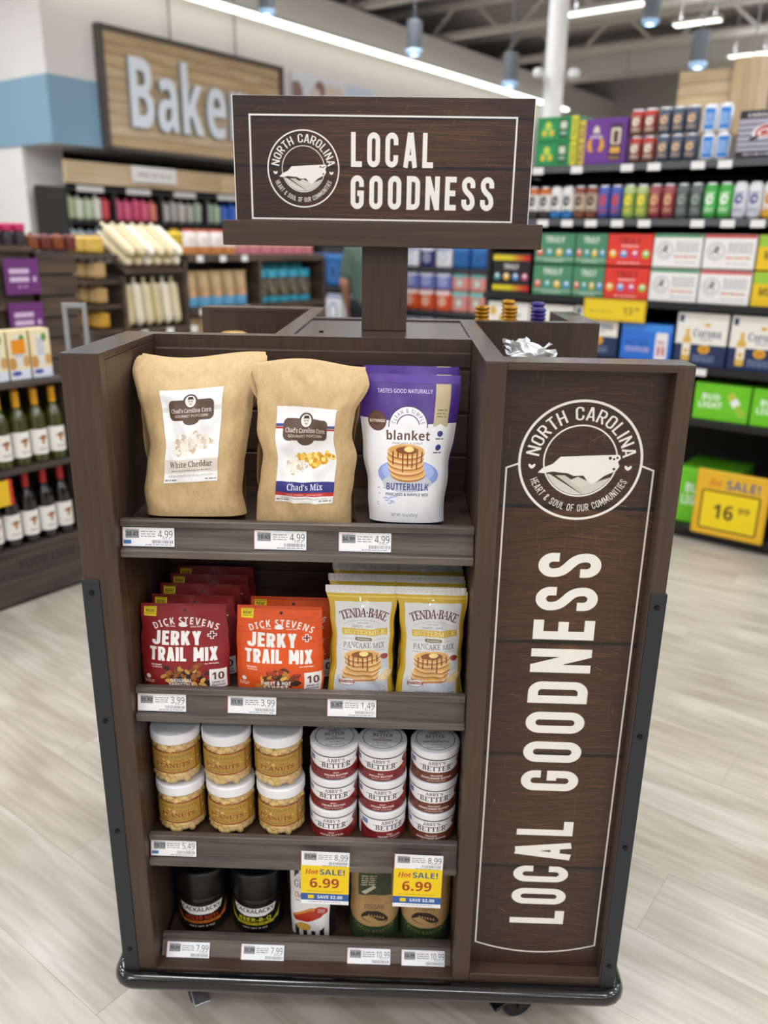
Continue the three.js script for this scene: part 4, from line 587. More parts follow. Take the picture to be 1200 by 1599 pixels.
// ---------- things in the other bays, seen over the walls ----------
{
  const ring = []; for (let i = 0; i < 7; i++) ring.push([0.0128, 0.2 + i * 0.0085], [0.0162, 0.2015 + i * 0.0085], [0.0162, 0.206 + i * 0.0085], [0.0132, 0.2075 + i * 0.0085]); ring.push([0.0148, 0.2605], [0, 0.2605]);
  const cap = lathe(ring, 20), body = lathe([[0, 0], [0.03, 0], [0.033, 0.004], [0.033, 0.13], [0.028, 0.155], [0.0135, 0.185], [0.0115, 0.2], [0, 0.2]], 24);
  [['gold', 0.688, -0.714, 0.048, 'beside the core of the cart'], ['gold', 0.757, -0.752, 0.046, 'second along the rear wall'], ['gold', 0.76, -0.822, 0.054, 'behind the second gold cap'], ['purple', 0.818, -0.72, 0.044, 'at the front of its pair'], ['purple', 0.826, -0.792, 0.052, 'at the back of its pair']].forEach(([c, x, z, dy, w]) => {
    const t = thing('syrup_bottle', `dark bottle with ribbed ${c} cap, ${w}`, 'bottle', [x, 1.0355, z], 0, 'bottles with ribbed caps'); mesh('bottle_body', body, M(0x3a1d10, 0.15), t, 0, 0, 0); mesh('cap', cap.clone().translate(0, dy, 0), M(c === 'gold' ? 0xc08a1e : 0x3d2a86, 0.32, { metalness: c === 'gold' ? 0.6 : 0.2 }), t); mesh('neck', new THREE.CylinderGeometry(0.0115, 0.0115, 0.09, 16).translate(0, 0.235, 0), M(0x3a1d10, 0.15), t);
  });
  // silver foil package tied at the top
  const foil = M(0xdcdcdb, 0.36, { metalness: 0.35, flatShading: true });
  const t = thing('foil_package', 'crumpled silver foil package tied with string', 'package', [0.738, 1.0355, -0.19], 0.4);
  const facet = (n, m, f) => { const g = sheet(n, m, f).toNonIndexed(); g.computeVertexNormals(); return g; }, cr = (a, b, s) => 1 + 0.3 * (vn(a, b, 14, 99, s) - 0.5) + 0.2 * (vn(a * 2.3, b * 2, 99, 99, s + 1) - 0.5);
  mesh('wrapping', facet(30, 14, (u, v) => { const a = u * 6.2832, r = (v < 0.7 ? 0.05 * Math.pow(Math.sin(Math.min(1, v / 0.16) * 1.571), 0.5) : lerp(0.05, 0.01, (v - 0.7) / 0.3)) * cr((u % 1) * 14, v * 9, 4); return [Math.cos(a) * r, v * 0.245, Math.sin(a) * r]; }), foil, t);
  // the tuft over the string: a pleated fan folded into a bow
  const flap = (ax, el, L, wd, seed) => { const g = facet(6, 7, (u, v) => { const k = wd * (0.25 + 0.75 * Math.sin(Math.min(1, v * 1.15) * 1.9)) * (v > 0.9 ? 0.75 : 1), s = u - 0.5; return [s * k, L * v * (1 - 0.25 * Math.abs(s)), Math.abs(s) * k * 0.55 - 0.012 * v * v + (vn(u * 4, v * 5, 99, 99, seed) - 0.5) * 0.014]; }); g.rotateX(-el); g.rotateY(ax); g.translate(0, 0.242, 0); return g; };
  [[0, 0.5, 0.055, 0.045], [1.1, 0.9, 0.05, 0.04], [2.2, 1.2, 0.055, 0.045], [3.3, 0.7, 0.05, 0.045], [4.3, 1.25, 0.06, 0.045], [5.3, 0.9, 0.055, 0.045], [0.6, 0.1, 0.045, 0.04], [3.9, 0.25, 0.05, 0.04]].forEach((f, i) => mesh('ruffle', flap(...f, 3 + i * 4), foil, t));
  mesh('string', new THREE.TorusGeometry(0.0115, 0.0018, 6, 18).rotateX(Math.PI / 2).translate(0, 0.243, 0), M(0x4a4a4a, 0.6), t);
  copy(t, 'crumpled silver foil package standing behind the tied one', [0.722, 1.0355, -0.31], 1.4).scale.set(0.85, 0.98, 0.85);
  // gold topped jars in the bay behind the side panel
  const gj = lathe([[0, 0.262], [0.02, 0.262], [0.028, 0.258], [0.028, 0.24], [0.024, 0.236], [0.03, 0.22], [0.031, 0.01], [0.028, 0], [0, 0]], 18);
  for (let i = 0; i < 3; i++) { const t = thing('honey_jar', `gold lidded jar in the side bay, ${ORD[i]} from the front`, 'jar', [0.15, 1.0355, -0.38 - i * 0.08], 0, 'gold lidded jars'); mesh('jar_body', lathe([[0, 0.22], [0.03, 0.22], [0.031, 0.01], [0.028, 0], [0, 0]], 18), M(0xb37a2a, 0.2), t); mesh('lid', lathe([[0, 0.258], [0.022, 0.258], [0.03, 0.254], [0.03, 0.225], [0, 0.22]], 18), M(0xc79a34, 0.3, { metalness: 0.7 }), t); }
}

// ---------- drinks shelves ----------
const BZ = -4.22, at = (x, y, z = -0.02) => shop(x, y, BZ + z);
const cardM = M(0xe9e9e6, 0.5), shelfBlack = M(0x141415, 0.5);
const carton = (label, w, h, d, x, y, z, col, map, group, side, turn = FZ, P = at) => { const t = thing('carton', label, 'carton', P(x, y, z), turn, group); mesh('box', bb(-w / 2, w / 2, 0, h, -d, 0, 0.003), M(col, 0.45), t); mesh('front_print', sheet(1, 1, (u, v) => [(u - 0.5) * (w - 0.004), 0.002 + v * (h - 0.004), 0.0006]), M(0xffffff, 0.42, { map }), t); if (side) mesh('side_print', sheet(1, 1, (u, v) => [w / 2 + 0.0006, 0.002 + v * (h - 0.004), -u * (d - 0.004) - 0.002]), M(0xffffff, 0.42, { map: side }), t); return t; };
{
  const t = thing('shelf_unit', 'long black metal shelf unit filled with canned drinks and cartons', 'shelf', at(0, 0, 0), FZ);
  mesh('back_board', bb(-2.49, 0.9, 0, 1.87, -0.66, -0.63, 0.003), M(0x0e0e0f, 0.7), t); mesh('base', bb(-2.47, 0.9, 0, 0.055, -0.62, -0.03, 0.004), shelfBlack, t);
  for (const x of [-2.49, -0.64, 0.87]) mesh('upright', bb(x, x + 0.03, 0, 1.84, -0.63, -0.05, 0.003), shelfBlack, t);
  const cards = { 1.862: [-2.173, -1.953, -1.685, -1.549, -1.338, -1.215], 1.602: [-2.123, -1.982, -1.849, -1.707, -1.567, -1.306, -1.166, -1.032], 1.208: [], 0.902: [-1.2], 0.642: [], 0.075: [] };
  for (const y of [1.862, 1.602, 1.208, 0.902, 0.642, 0.075]) {
    const s = mesh('shelf', bb(-2.47, 0.9, y - 0.02, y, -0.63, 0, 0.002), shelfBlack, t); mesh('price_rail', bb(-2.47, 0.9, y - 0.034, y - 0.002, 0, 0.008, 0.002), y > 1.5 ? M(0x55575a, 0.3) : shelfBlack, s);
    for (const x of cards[y]) mesh('price_card', bb(x - 0.032, x + 0.032, y - 0.04, y - 0.006, 0.008, 0.0095, 0.0005), cardM, s);
  }
  // cans
  const canTex = (f) => cvs(256, 200, f), canG = (h) => ({ body: byHeight(lathe([[0.022, 0], [0.026, 0.003], [0.033, 0.014], [0.033, h - 0.02], [0.0285, h - 0.008]], 24)), top: lathe([[0.0285, h - 0.008], [0.0275, h - 0.002], [0.0285, h], [0.0265, h], [0.0255, h - 0.004], [0, h - 0.004]], 24) });
  const alu = M(0xc8cacc, 0.3, { metalness: 0.85 });
  const stripe = (top, mid, bot, badge) => canTex((g, w, h) => { g.fillStyle = mid; g.fillRect(0, 0, w, h); g.fillStyle = top; g.fillRect(0, 0, w, 40); g.fillStyle = bot; g.fillRect(0, h - 50, w, 50); for (const x of [64, 192]) { poly(g, [[x - 24, 66], [x + 6, 56], [x + 26, 74], [x + 18, 112], [x - 8, 122], [x - 28, 98]], badge); disc(g, x + 4, 88, 9, mid); smallLines(g, x - 30, 48, 60, 1, 10, 7, badge, 9); smallLines(g, x - 28, 134, 56, 3, 11, 6, badge, 3); } });
  const K = { red: stripe('#c23a30', '#8a3a30', '#6a4436', '#e7dccb'), navy: stripe('#4b5a72', '#3d4a61', '#39465c', '#d9b48c'), sky: canTex((g, w, h) => { g.fillStyle = '#eef1f5'; g.fillRect(0, 0, w, h); g.fillStyle = '#2c7fd2'; for (const x of [0, 128]) g.fillRect(x + 40, 20, 62, 160); smallLines(g, 44, 60, 52, 6, 16, 6, '#dfeaf6', 3); smallLines(g, 172, 60, 52, 6, 16, 6, '#dfeaf6', 5); }),
    white: stripe('#c9682c', '#e8e6e2', '#3a3632', '#26241f'), bluewhite: stripe('#e6e6e4', '#eceae6', '#2f7bc0', '#24211e'), brown: stripe('#8a4a38', '#c6b4a0', '#7c4a34', '#4a2a20'), blue: stripe('#4c62b4', '#4457a6', '#38488c', '#c94a44'), lime: stripe('#b8c88a', '#7da04a', '#86a552', '#f0d648'), maroon: stripe('#a8565c', '#8a2f3a', '#7c2a34', '#d8a87c'), gray: stripe('#6a7270', '#4a5250', '#565d5c', '#8a9a92'), green: stripe('#4cae4e', '#49b44c', '#3f9c46', '#e4f0dc'), silver: stripe('#e4e4e6', '#dedee2', '#cfcfd6', '#6a6f9a'), gold: stripe('#e8e6e0', '#e4e2dc', '#e0a62c', '#d08a1c') };
  const mats = {}; for (const k in K) mats[k] = M(0xffffff, 0.35, { map: K[k] });
  const word = { red: 'red and brown', navy: 'dark blue', sky: 'sky blue and white', white: 'white and black', bluewhite: 'white can with blue foot, black badge', brown: 'brown and cream', blue: 'blue', lime: 'olive green', maroon: 'maroon', gray: 'dark grey', green: 'bright green', silver: 'silver white', gold: 'white and gold' };
  const protos = {}, can = (kind, h, label, x, y, z, group) => { const key = kind + h; if (!protos[key]) { const G = canG(h), o = thing('drink_can', label, 'can', at(x, y, z), FZ, group); mesh('can_body', G.body, mats[kind], o, 0, 0, 0, -1.57); mesh('can_top', G.top, alu, o); protos[key] = o; } else copy(protos[key], label, at(x, y, z), FZ, group); };
  const topCans = [['red', -1.672], ['red', -1.604], ['navy', -1.533], ['navy', -1.467], ['navy', -1.401], ['sky', -1.322], ['sky', -1.252]], cnt = {};
  for (const r of [0, 1]) topCans.forEach(([k, x]) => { const n = cnt[k + r] = (cnt[k + r] || 0) + 1; can(k, 0.121, `${word[k]} can, ${ORD[n - 1]} of its kind, ${r ? 'upper' : 'lower'} layer, top drinks shelf`, x - r * 0.006, 1.863 + r * 0.1215, -0.055, 'stacked cans on the top drinks shelf'); });
  const sec = [['white', -2.214], ['white', -2.145], ['bluewhite', -2.078], ['bluewhite', -2.011], ['brown', -1.944], ['brown', -1.877], ['blue', -1.81], ['blue', -1.743], ['lime', -1.676], ['lime', -1.609], ['maroon', -1.542], ['maroon', -1.475], ['gray', -1.408], ['gray', -1.341], ['green', -1.274], ['green', -1.207], ['silver', -1.14], ['silver', -1.073], ['gold', -1.006], ['gold', -0.939]];
  sec.forEach(([k, x], i) => can(k, 0.16, `tall ${word[k]} can, ${ORD[i]} along the second shelf`, x, 1.603, -0.052, 'tall cans on the second drinks shelf'));
}
{ // cartons
  const hop = cvs(330, 200, (g, w, h) => { g.fillStyle = '#1f8a4c'; g.fillRect(0, 0, w, h); disc(g, 90, 105, 52, '#2da35c', 1.3); disc(g, 90, 70, 24, '#c9d24a', 1.5); disc(g, 60, 130, 20, '#e0c22e', 1.4); disc(g, 120, 130, 20, '#e0c22e', 1.4); rr(g, 180, 20, 70, 160, 8, '#16502e'); rr(g, 190, 40, 50, 60, 6, '#cfd8c2'); rr(g, 190, 120, 50, 30, 6, '#8fb49a'); rr(g, 278, 0, 52, h, 0, '#d9cf33'); tx(g, 'PALE ALE', 304, 100, 150, 26, '#2a5a2c', 'bold sans-serif', -1.571); });
  [0, 1].forEach((r) => carton(`green carton with hop emblem, ${r ? 'upper' : 'lower'} of two on the top shelf`, 0.235, 0.118, 0.3, -2.092, 1.863 + r * 0.119, -0.02, 0x1f7a44, hop, 'green cartons on the top shelf'));
  carton('tall purple carton with yellow edge on the top shelf', 0.254, 0.212, 0.3, -1.843, 1.863, -0.02, 0x5a2a78, cvs(400, 330, (g, w, h) => { g.fillStyle = '#6a3390'; g.fillRect(0, 0, w, h); rr(g, 0, 0, 54, h, 0, '#dcbf2f'); tx(g, 'PALE ALE', 27, 168, 280, 34, '#4a2364', 'bold sans-serif', -1.571); disc(g, 150, 90, 26, '#d9d2c2', 1.6); disc(g, 112, 190, 34, '#d99a2c', 1.5); disc(g, 190, 190, 34, '#d99a2c', 1.5); disc(g, 150, 170, 36, '#6a3390', 2); tx(g, 'TORPEDO', 152, 130, 110, 20, '#efe9dc'); rr(g, 262, 40, 110, 270, 14, '#3a1f3c'); rr(g, 276, 70, 82, 120, 10, '#d8cdbc'); rr(g, 296, 90, 42, 90, 14, '#5a3526'); rr(g, 276, 210, 82, 44, 6, '#d9a44a'); smallLines(g, 270, 280, 90, 2, 12, 6, '#d9a44a', 3); }), null);
  carton('wide grey striped carton with red swirl emblem on the top shelf', 0.42, 0.2, 0.3, -0.975, 1.863, -0.02, 0x242428, cvs(520, 250, (g, w, h) => { g.fillStyle = '#a9a7b8'; g.fillRect(0, 0, w, h); g.fillStyle = '#26242a'; g.fillRect(0, 0, w, 44); for (let i = 0; i < 5; i++) g.fillRect(0, 70 + i * 30, w, 6); g.fillRect(0, 216, w, 34); tx(g, 'CAROLINA', 130, 24, 180, 18, '#e6e3e8'); g.save(); g.translate(140, 110); g.rotate(-0.3); disc(g, 0, 0, 66, '#f0eeee', 0.55); disc(g, 4, 0, 54, '#b52a2e', 0.55); disc(g, -4, 4, 34, '#f0eeee', 0.5); disc(g, -2, 6, 22, '#b52a2e', 0.5); disc(g, -60, 20, 26, '#26242a', 0.4); g.restore(); tx(g, 'CAROLINA', 390, 24, 180, 18, '#e6e3e8'); smallLines(g, 40, 228, 200, 1, 9, 8, '#c9c6d0', 3); }), null);
  // third shelf
  const fruit = (g, y, n, w, q) => { for (let i = 0; i < n; i++) { disc(g, (i + 0.5) * w / n, y, w / n * 0.34, ['#d9473c', '#3f9ea8', '#e3b53a', '#4a8fd0', '#c94a86', '#8ac24a'][(i + q) % 6], 1); disc(g, (i + 0.5) * w / n, y - 8, w / n * 0.18, '#f2efe6', 0.8); } };
  const truly = (bg, fg, q, txt) => cvs(320, 210, (g, w, h) => { g.fillStyle = bg; g.fillRect(0, 0, w, h); tx(g, 'TRULY', w / 2, 44, 160, 42, fg); if (txt) tx(g, txt, w / 2, 80, 120, 14, '#f4e8e2'); fruit(g, 132, 4, w, q); g.fillStyle = txt ? bg : '#d9dcd4'; g.fillRect(0, 176, w, 5); smallLines(g, 80, 190, 160, 1, 9, 6, '#e9e9e0', 3); });
  const tg = truly('#4b8a66', '#e6ecdf', 0), tr = truly('#e0392b', '#7a1712', 2, 'PUNCH');
  const green = [[-2.056, 'beside the black carton'], [-1.847, 'beside the red cartons']];
  green.forEach(([x, w], i) => [0, 1].forEach((r) => carton(`green seltzer carton ${w}, ${r ? 'upper' : 'lower'} of the pile`, i ? 0.176 : 0.232, 0.157, 0.3, x, 1.209 + r * 0.165, -0.02, 0x35714e, tg, 'green seltzer cartons')));
  [0, 1].forEach((r) => carton(`red seltzer carton, ${r ? 'upper' : 'lower'} of two`, 0.236, 0.157, 0.3, -1.638, 1.209 + r * 0.165, -0.02, 0xb82a20, tr, 'red seltzer cartons'));
  carton('black seltzer carton with yellow and red bands', 0.236, 0.215, 0.3, -2.312, 1.209, -0.02, 0x141214, cvs(320, 290, (g, w, h) => { g.fillStyle = '#1d191c'; g.fillRect(0, 0, w, h); for (const y of [14, 236]) { for (let i = 0; i < 16; i++) { g.fillStyle = `rgb(${225 - i * 2},${200 - Math.max(0, i - 7) * 21},35)`; g.fillRect(i * 20, y, 21, 40); } } tx(g, 'TRULY', 160, 100, 130, 34, '#e8e6e2'); fruit(g, 172, 4, w, 1); }), null);
  const claw = (band) => cvs(320, 210, (g, w, h) => { g.fillStyle = '#eceae7'; g.fillRect(0, 0, w, h); g.fillStyle = band; g.fillRect(0, 0, w, 20); g.strokeStyle = '#5a5c60'; g.lineWidth = 4; g.beginPath(); g.arc(76, 104, 54, 0, 7); g.stroke(); g.beginPath(); g.arc(76, 104, 36, 0.4, 5.4); g.stroke(); poly(g, [[46, 120], [80, 70], [106, 92], [84, 96], [98, 122], [70, 110]], '#6a6c70'); smallLines(g, 150, 50, 150, 5, 14, 6, '#8a8c90', 4); for (let i = 0; i < 9; i++) disc(g, 150 + i * 17, 142, 8, ['#c9364a', '#d94a6a', '#e07a3a', '#7ab24a'][i % 4], 0.8); smallLines(g, 150, 176, 140, 1, 9, 6, '#aaa', 3); });
  const cg = claw('#3f8a55'), crr = claw('#c9423e');
  [[-1.395, cg, 'green'], [-1.148, crr, 'red']].forEach(([x, m, w]) => [0, 1].forEach((r) => carton(`white seltzer carton with ${w} top edge, ${r ? 'upper' : 'lower'} of two`, 0.24, 0.158, 0.3, x, 1.209 + r * 0.165, -0.02, 0xd9d7d3, m, 'white seltzer cartons')));
  const yel = cvs(300, 210, (g, w, h) => { g.fillStyle = '#e8c21f'; g.fillRect(0, 0, w, h); g.fillStyle = '#9ac63f'; g.fillRect(0, 0, w, 70); tx(g, 'MIKES', 110, 120, 150, 50, '#3a3420'); disc(g, 230, 150, 40, '#d8e25a'); });
  [0, 1].forEach((r) => carton(`yellow and green carton, ${r ? 'upper' : 'lower'} of two`, 0.24, 0.158, 0.3, -0.9, 1.209 + r * 0.165, -0.02, 0xd2ac1a, yel, 'yellow and green cartons'));
  // fourth shelf
  const beerW = cvs(330, 250, (g, w, h) => { g.fillStyle = '#ece9e1'; g.fillRect(0, 0, w, h); disc(g, 40, 50, 26, '#d6b04a'); rr(g, 90, 70, 36, 150, 10, '#d9b04a'); rr(g, 150, 60, 120, 18, 4, '#b8b4aa'); smallLines(g, 150, 120, 150, 3, 20, 10, '#a8a59c', 3); });
  carton('white and gold beer carton at the far end of the fourth shelf', 0.262, 0.255, 0.3, -2.315, 0.903, -0.02, 0xd8d4c8, beerW); carton('white and gold beer carton, second along the fourth shelf', 0.262, 0.255, 0.3, -2.045, 0.903, -0.02, 0xd8d4c8, beerW);
  const crown = cvs(400, 400, (g, w, h) => { g.fillStyle = '#eae7dd'; g.fillRect(0, 0, w, h); g.fillStyle = '#1f2f55'; g.fillRect(0, 236, w, h - 236); rr(g, 16, 20, 34, 52, 4, '#2b3d68'); disc(g, 240, 86, 24, '#d8ae3e', 0.6); tx(g, 'Corona', 244, 150, 226, 58, '#22345f', 'bold serif'); tx(g, 'Extra', 240, 196, 96, 22, '#2b3d68', 'normal serif'); disc(g, 232, 270, 46, '#e2a92c', 0.75); disc(g, 232, 270, 30, '#c9861e', 0.75); smallLines(g, 150, 320, 170, 3, 18, 8, '#8a98b8', 4); rr(g, 76, 120, 30, 70, 12, '#d9b04a'); rr(g, 58, 180, 66, 190, 14, '#d9b04a'); rr(g, 60, 230, 62, 90, 4, '#e9e6dc'); disc(g, 92, 290, 18, '#e2a92c'); });
  [[-1.78, 'half hidden behind the yellow tag'], [-1.224, 'beside the blue carton'], [-0.962, 'at the near end of the shelf']].forEach(([x, w]) => carton(`white and navy beer carton ${w}`, 0.252, 0.262, 0.3, x, 0.903, -0.02, 0x1f2f55, crown, 'white and navy beer cartons'));
  carton('bright blue beer carton with a can pictured on it', 0.268, 0.19, 0.3, -1.5, 0.903, -0.02, 0x1f5cb0, cvs(400, 280, (g, w, h) => { g.fillStyle = '#2a6fd0'; g.fillRect(0, 0, w, h); g.fillStyle = '#3f8ae4'; g.fillRect(0, 0, w, 60); g.save(); g.transform(1, -0.06, 0, 1, 0, 10); tx(g, 'Bud Light', 130, 140, 200, 44, '#1f4c9c', 'bold serif'); g.restore(); smallLines(g, 40, 180, 190, 2, 20, 10, '#c9b8cc', 3); rr(g, 276, 60, 96, 210, 14, '#e9e4e6'); smallLines(g, 290, 120, 66, 2, 14, 8, '#a0566a', 3); rr(g, 296, 160, 20, 70, 6, '#b84a4a'); rr(g, 332, 160, 20, 70, 6, '#b84a4a'); }));
  const limeT = cvs(400, 270, (g, w, h) => { g.fillStyle = '#6cc61e'; g.fillRect(0, 0, w, h); g.fillStyle = '#5bb41a'; for (let i = 0; i < 12; i++) g.fillRect(hash(i, 1, 2) * w, hash(i, 2, 2) * h, 60, 8); tx(g, 'BUD', 120, 98, 140, 46, '#e9f4e4'); tx(g, 'LIGHT', 120, 158, 180, 46, '#e9f4e4'); g.save(); g.translate(300, 130); g.rotate(-0.6); rr(g, -28, -80, 56, 70, 12, '#b8c24a'); rr(g, -30, -30, 60, 60, 10, '#e9efe6'); rr(g, -26, 20, 52, 90, 12, '#9ac23a'); g.restore(); });
  [[-1.083, 'beside the cart sign'], [-0.805, 'at the near end']].forEach(([x, w]) => carton(`lime green carton on the fifth shelf ${w}`, 0.27, 0.185, 0.3, x, 0.643, -0.02, 0x559e18, limeT, 'lime green cartons'));
  carton('lime green carton behind the big sale sign', 0.3, 0.3, 0.3, -1.1, 0.0765, -0.05, 0x559e18, limeT);
  const s = thing('sale_sign', 'big yellow framed sale sign on the bottom drinks shelf', 'sign', at(-0.957, 0.056, 0.03), FZ);
  mesh('holder', bb(-0.178, 0.178, 0, 0.345, -0.02, 0, 0.018), M(0xe0b021, 0.4), s); mesh('sign_face', sheet(1, 1, (u, v) => [(u - 0.5) * 0.335, 0.012 + v * 0.32, 0.0006]), M(0xffffff, 0.4, { map: cvs(420, 400, (g, w, h) => { g.fillStyle = '#e6b422'; g.fillRect(0, 0, w, h); g.save(); g.transform(1, 0, -0.2, 1, 20, 0); tx(g, 'Hot', 100, 60, 80, 46, '#d0602a', 'bold serif'); g.restore(); tx(g, 'SALE!', 276, 62, 210, 58, '#4a5a86'); g.strokeStyle = '#6a5418'; g.lineWidth = 12; g.fillStyle = '#f2d414'; g.beginPath(); g.roundRect(36, 116, w - 72, 250, 10); g.fill(); g.stroke(); tx(g, '16', 176, 244, 130, 94, '#3a3416'); tx(g, '99', 300, 216, 74, 38, '#6a5a1a'); }) }), s);
  const y = thing('price_sign', 'yellow price tag clipped to the shelf over the blue carton', 'sign', at(-1.676, 1.096, 0.0105), FZ); mesh('tag_card', bb(-0.17, 0.17, 0, 0.112, -0.001, 0, 0.0004), M(0xd9b81e, 0.45), y); mesh('tag_print', sheet(1, 1, (u, v) => [(u - 0.5) * 0.336, 0.002 + v * 0.108, 0.0005]), M(0xffffff, 0.45, { map: cvs(340, 110, (g, w, h) => { g.fillStyle = '#e8c922'; g.fillRect(0, 0, w, h); g.strokeStyle = '#d0a81a'; g.lineWidth = 8; g.strokeRect(4, 4, w - 8, h - 8); smallLines(g, 30, 60, 130, 1, 10, 8, '#b8961a', 3); tx(g, '13', 246, 56, 54, 36, '#6a5a1a'); tx(g, '99', 294, 46, 28, 16, '#6a5a1a'); }) }), y);
  // the near end of the shelves, past the edge of the photograph
  [[-0.47, 0], [-0.22, 1], [0.03, 0], [0.28, 1], [0.53, 0]].forEach(([x, k], i) => {
    carton(`white seltzer carton towards the near end of the third shelf, ${ORD[i]} along`, 0.24, 0.158, 0.3, x, 1.209, -0.02, 0xd9d7d3, k ? cg : crr, 'white seltzer cartons'); carton(`white and navy beer carton towards the near end, ${ORD[i]} along`, 0.24, 0.262, 0.3, x, 0.903, -0.02, 0x1f2f55, crown, 'white and navy beer cartons');
    carton(`lime green carton towards the near end of the fifth shelf, ${ORD[i]} along`, 0.24, 0.185, 0.3, x, 0.643, -0.02, 0x559e18, limeT, 'lime green cartons'); carton(`green carton towards the near end of the top shelf, ${ORD[i]} along`, 0.235, 0.118, 0.3, x, 1.863, -0.02, 0x1f7a44, hop, 'green cartons on the top shelf');
    carton(`red carton towards the near end of the second shelf, ${ORD[i]} along`, 0.236, 0.157, 0.3, x, 1.603, -0.02, 0xb82a20, tr, 'red seltzer cartons'); carton(`lime green carton on the bottom shelf, ${ORD[i]} past the sale sign`, 0.24, 0.28, 0.3, x, 0.0765, -0.05, 0x559e18, limeT, 'lime green cartons');
  });
}

// ---------- bakery wall ----------
const font = await new FontLoader().loadAsync('fonts/droid/droid_sans_bold.typeface.json');
const paleWood = grainTex(512, 256, 51, 0xb39a78, 0xd2bd9c, { fine: 90, mid: 22, len: 3, contrast: 1 });
const paleM = [0xffffff, 0xf1ebe2, 0xfaf3e6].map((c) => M(c, 0.6, { map: uvScale(paleWood, 0.8) }));
const along = (x, y, z) => shop(x, y, z);
{
  const t = thing('bakery_sign', 'large pale wooden sign with white raised letters on the bakery wall', 'sign', along(-8.5, 2.41, -7.41), FX);
  const w = 1.39, h = 1.19, q = rng(4); mesh('backing', bb(-w, w, 0, h, 0.005, 0.05, 0.003), M(0x8d7a5f, 0.7), t);
  for (let i = 0; i < 10; i++) mesh('plank', bb(-w + 0.03, w - 0.03, 0.02 + i * 0.116, 0.13 + i * 0.116, 0.05, 0.066, 0.004, false, i * 0.31), paleM[Math.floor(q() * 3)], t);
  const fm = M(0x4c4540, 0.6); for (const [a, b, c, d] of [[-w - 0.02, w + 0.02, h - 0.02, h + 0.03], [-w - 0.02, w + 0.02, -0.03, 0.02], [-w - 0.03, -w + 0.03, -0.03, h + 0.03], [w - 0.03, w + 0.03, -0.03, h + 0.03]]) mesh('frame', bb(a, b, c, d, 0.005, 0.1, 0.004), fm, t);
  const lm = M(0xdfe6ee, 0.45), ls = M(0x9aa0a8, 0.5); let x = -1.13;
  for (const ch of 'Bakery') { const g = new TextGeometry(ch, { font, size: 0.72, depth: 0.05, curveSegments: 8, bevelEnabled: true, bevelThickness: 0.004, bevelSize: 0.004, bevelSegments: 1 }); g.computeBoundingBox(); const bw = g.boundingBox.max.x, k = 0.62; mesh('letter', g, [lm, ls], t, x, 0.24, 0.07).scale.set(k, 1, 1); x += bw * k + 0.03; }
  for (const s of [-0.42, 0.6]) mesh('hanging_rod', new THREE.CylinderGeometry(0.008, 0.008, 1.0, 6).translate(0, 0.5, 0), fm, t, s, h + 0.02, 0.06);
  const p = thing('wall_picture', 'pale photo panel on the bakery wall beside the wooden sign', 'picture', along(-8.5, 2.5, -9.9), FX); mesh('panel', bb(-0.85, 0.95, 0, 1.13, 0.004, 0.03, 0.003), M(0xd8d8da, 0.5), p);
  mesh('picture_print', sheet(1, 1, (u, v) => [-0.84 + u * 1.78, 0.01 + v * 1.11, 0.0306]), M(0xffffff, 0.5, { map: cvs(360, 224, (g, w, h) => { g.fillStyle = '#d9dde4'; g.fillRect(0, 0, w, h); g.fillStyle = '#c3d2e4'; g.fillRect(230, 0, 130, h); const q = rng(6); for (let i = 0; i < 60; i++) { disc(g, q() * 220, 30 + q() * 190, 8 + q() * 22, ['#d8c8bc', '#8a6a66', '#e6e0da', '#b89a8c', '#6e4c48'][Math.floor(q() * 5)]); } disc(g, 200, 90, 26, '#7d4f4a', 1.4); }) }), p);
  // header band
  const hd = thing('shelf_header', 'pale wooden header band over the bakery shelves', 'header', along(-8.42, 2.01, -8.2), FX); for (let i = 0; i < 5; i++) mesh('board', bb(-2.75 + i * 1.1, -1.655 + i * 1.1, 0, 0.23, -0.05, 0, 0.004, false, i * 0.4), paleM[i % 3], hd);
  const sg = thing('header_sign', 'small white sign fixed to the wooden header band', 'sign', along(-8.415, 2.06, -6.6), FX); mesh('board', bb(-0.32, 0.32, 0, 0.18, 0, 0.03, 0.02), M(0xdedcd6, 0.5), sg); mesh('lettering', sheet(1, 1, (u, v) => [-0.26 + u * 0.52, 0.06 + v * 0.06, 0.0306]), M(0xffffff, 0.5, { map: cvs(260, 40, (g, w, h) => { g.fillStyle = '#dedcd6'; g.fillRect(0, 0, w, h); smallLines(g, 6, 12, 248, 1, 10, 16, '#a29c92', 4); }) }), sg);
  // wall shelves with bread
  const un = thing('bread_shelves', 'tall dark shelf unit of packed bread along the bakery wall', 'shelf', along(-8.42, 0, -7.5), FX), dk = M(0x191717, 0.6), ZB = [-5.42, -6.04, -6.7, -7.4, -8.1, -8.8, -9.5];
  mesh('back_board', bb(-2.08, 2.0, 0, 2.0, -0.6, -0.58, 0.002), dk, un); for (const y of [0.3, 0.62, 0.95, 1.28, 1.62, 1.97]) mesh('shelf', bb(-2.08, 2.0, y - 0.03, y, -0.58, 0, 0.003), dk, un); for (const z of ZB) mesh('upright', bb(-(z + 7.5) - 0.02, -(z + 7.5) + 0.02, 0, 1.97, -0.58, -0.005, 0.003), dk, un);
  for (let i = 0; i < 6; i++) mesh('shelf_card', bb(-((ZB[i] + ZB[i + 1]) / 2 + 7.5) - 0.17, -((ZB[i] + ZB[i + 1]) / 2 + 7.5) + 0.17, 1.93, 1.99, 0, 0.01, 0.003), M(0xc9c7c3, 0.5), un);
}
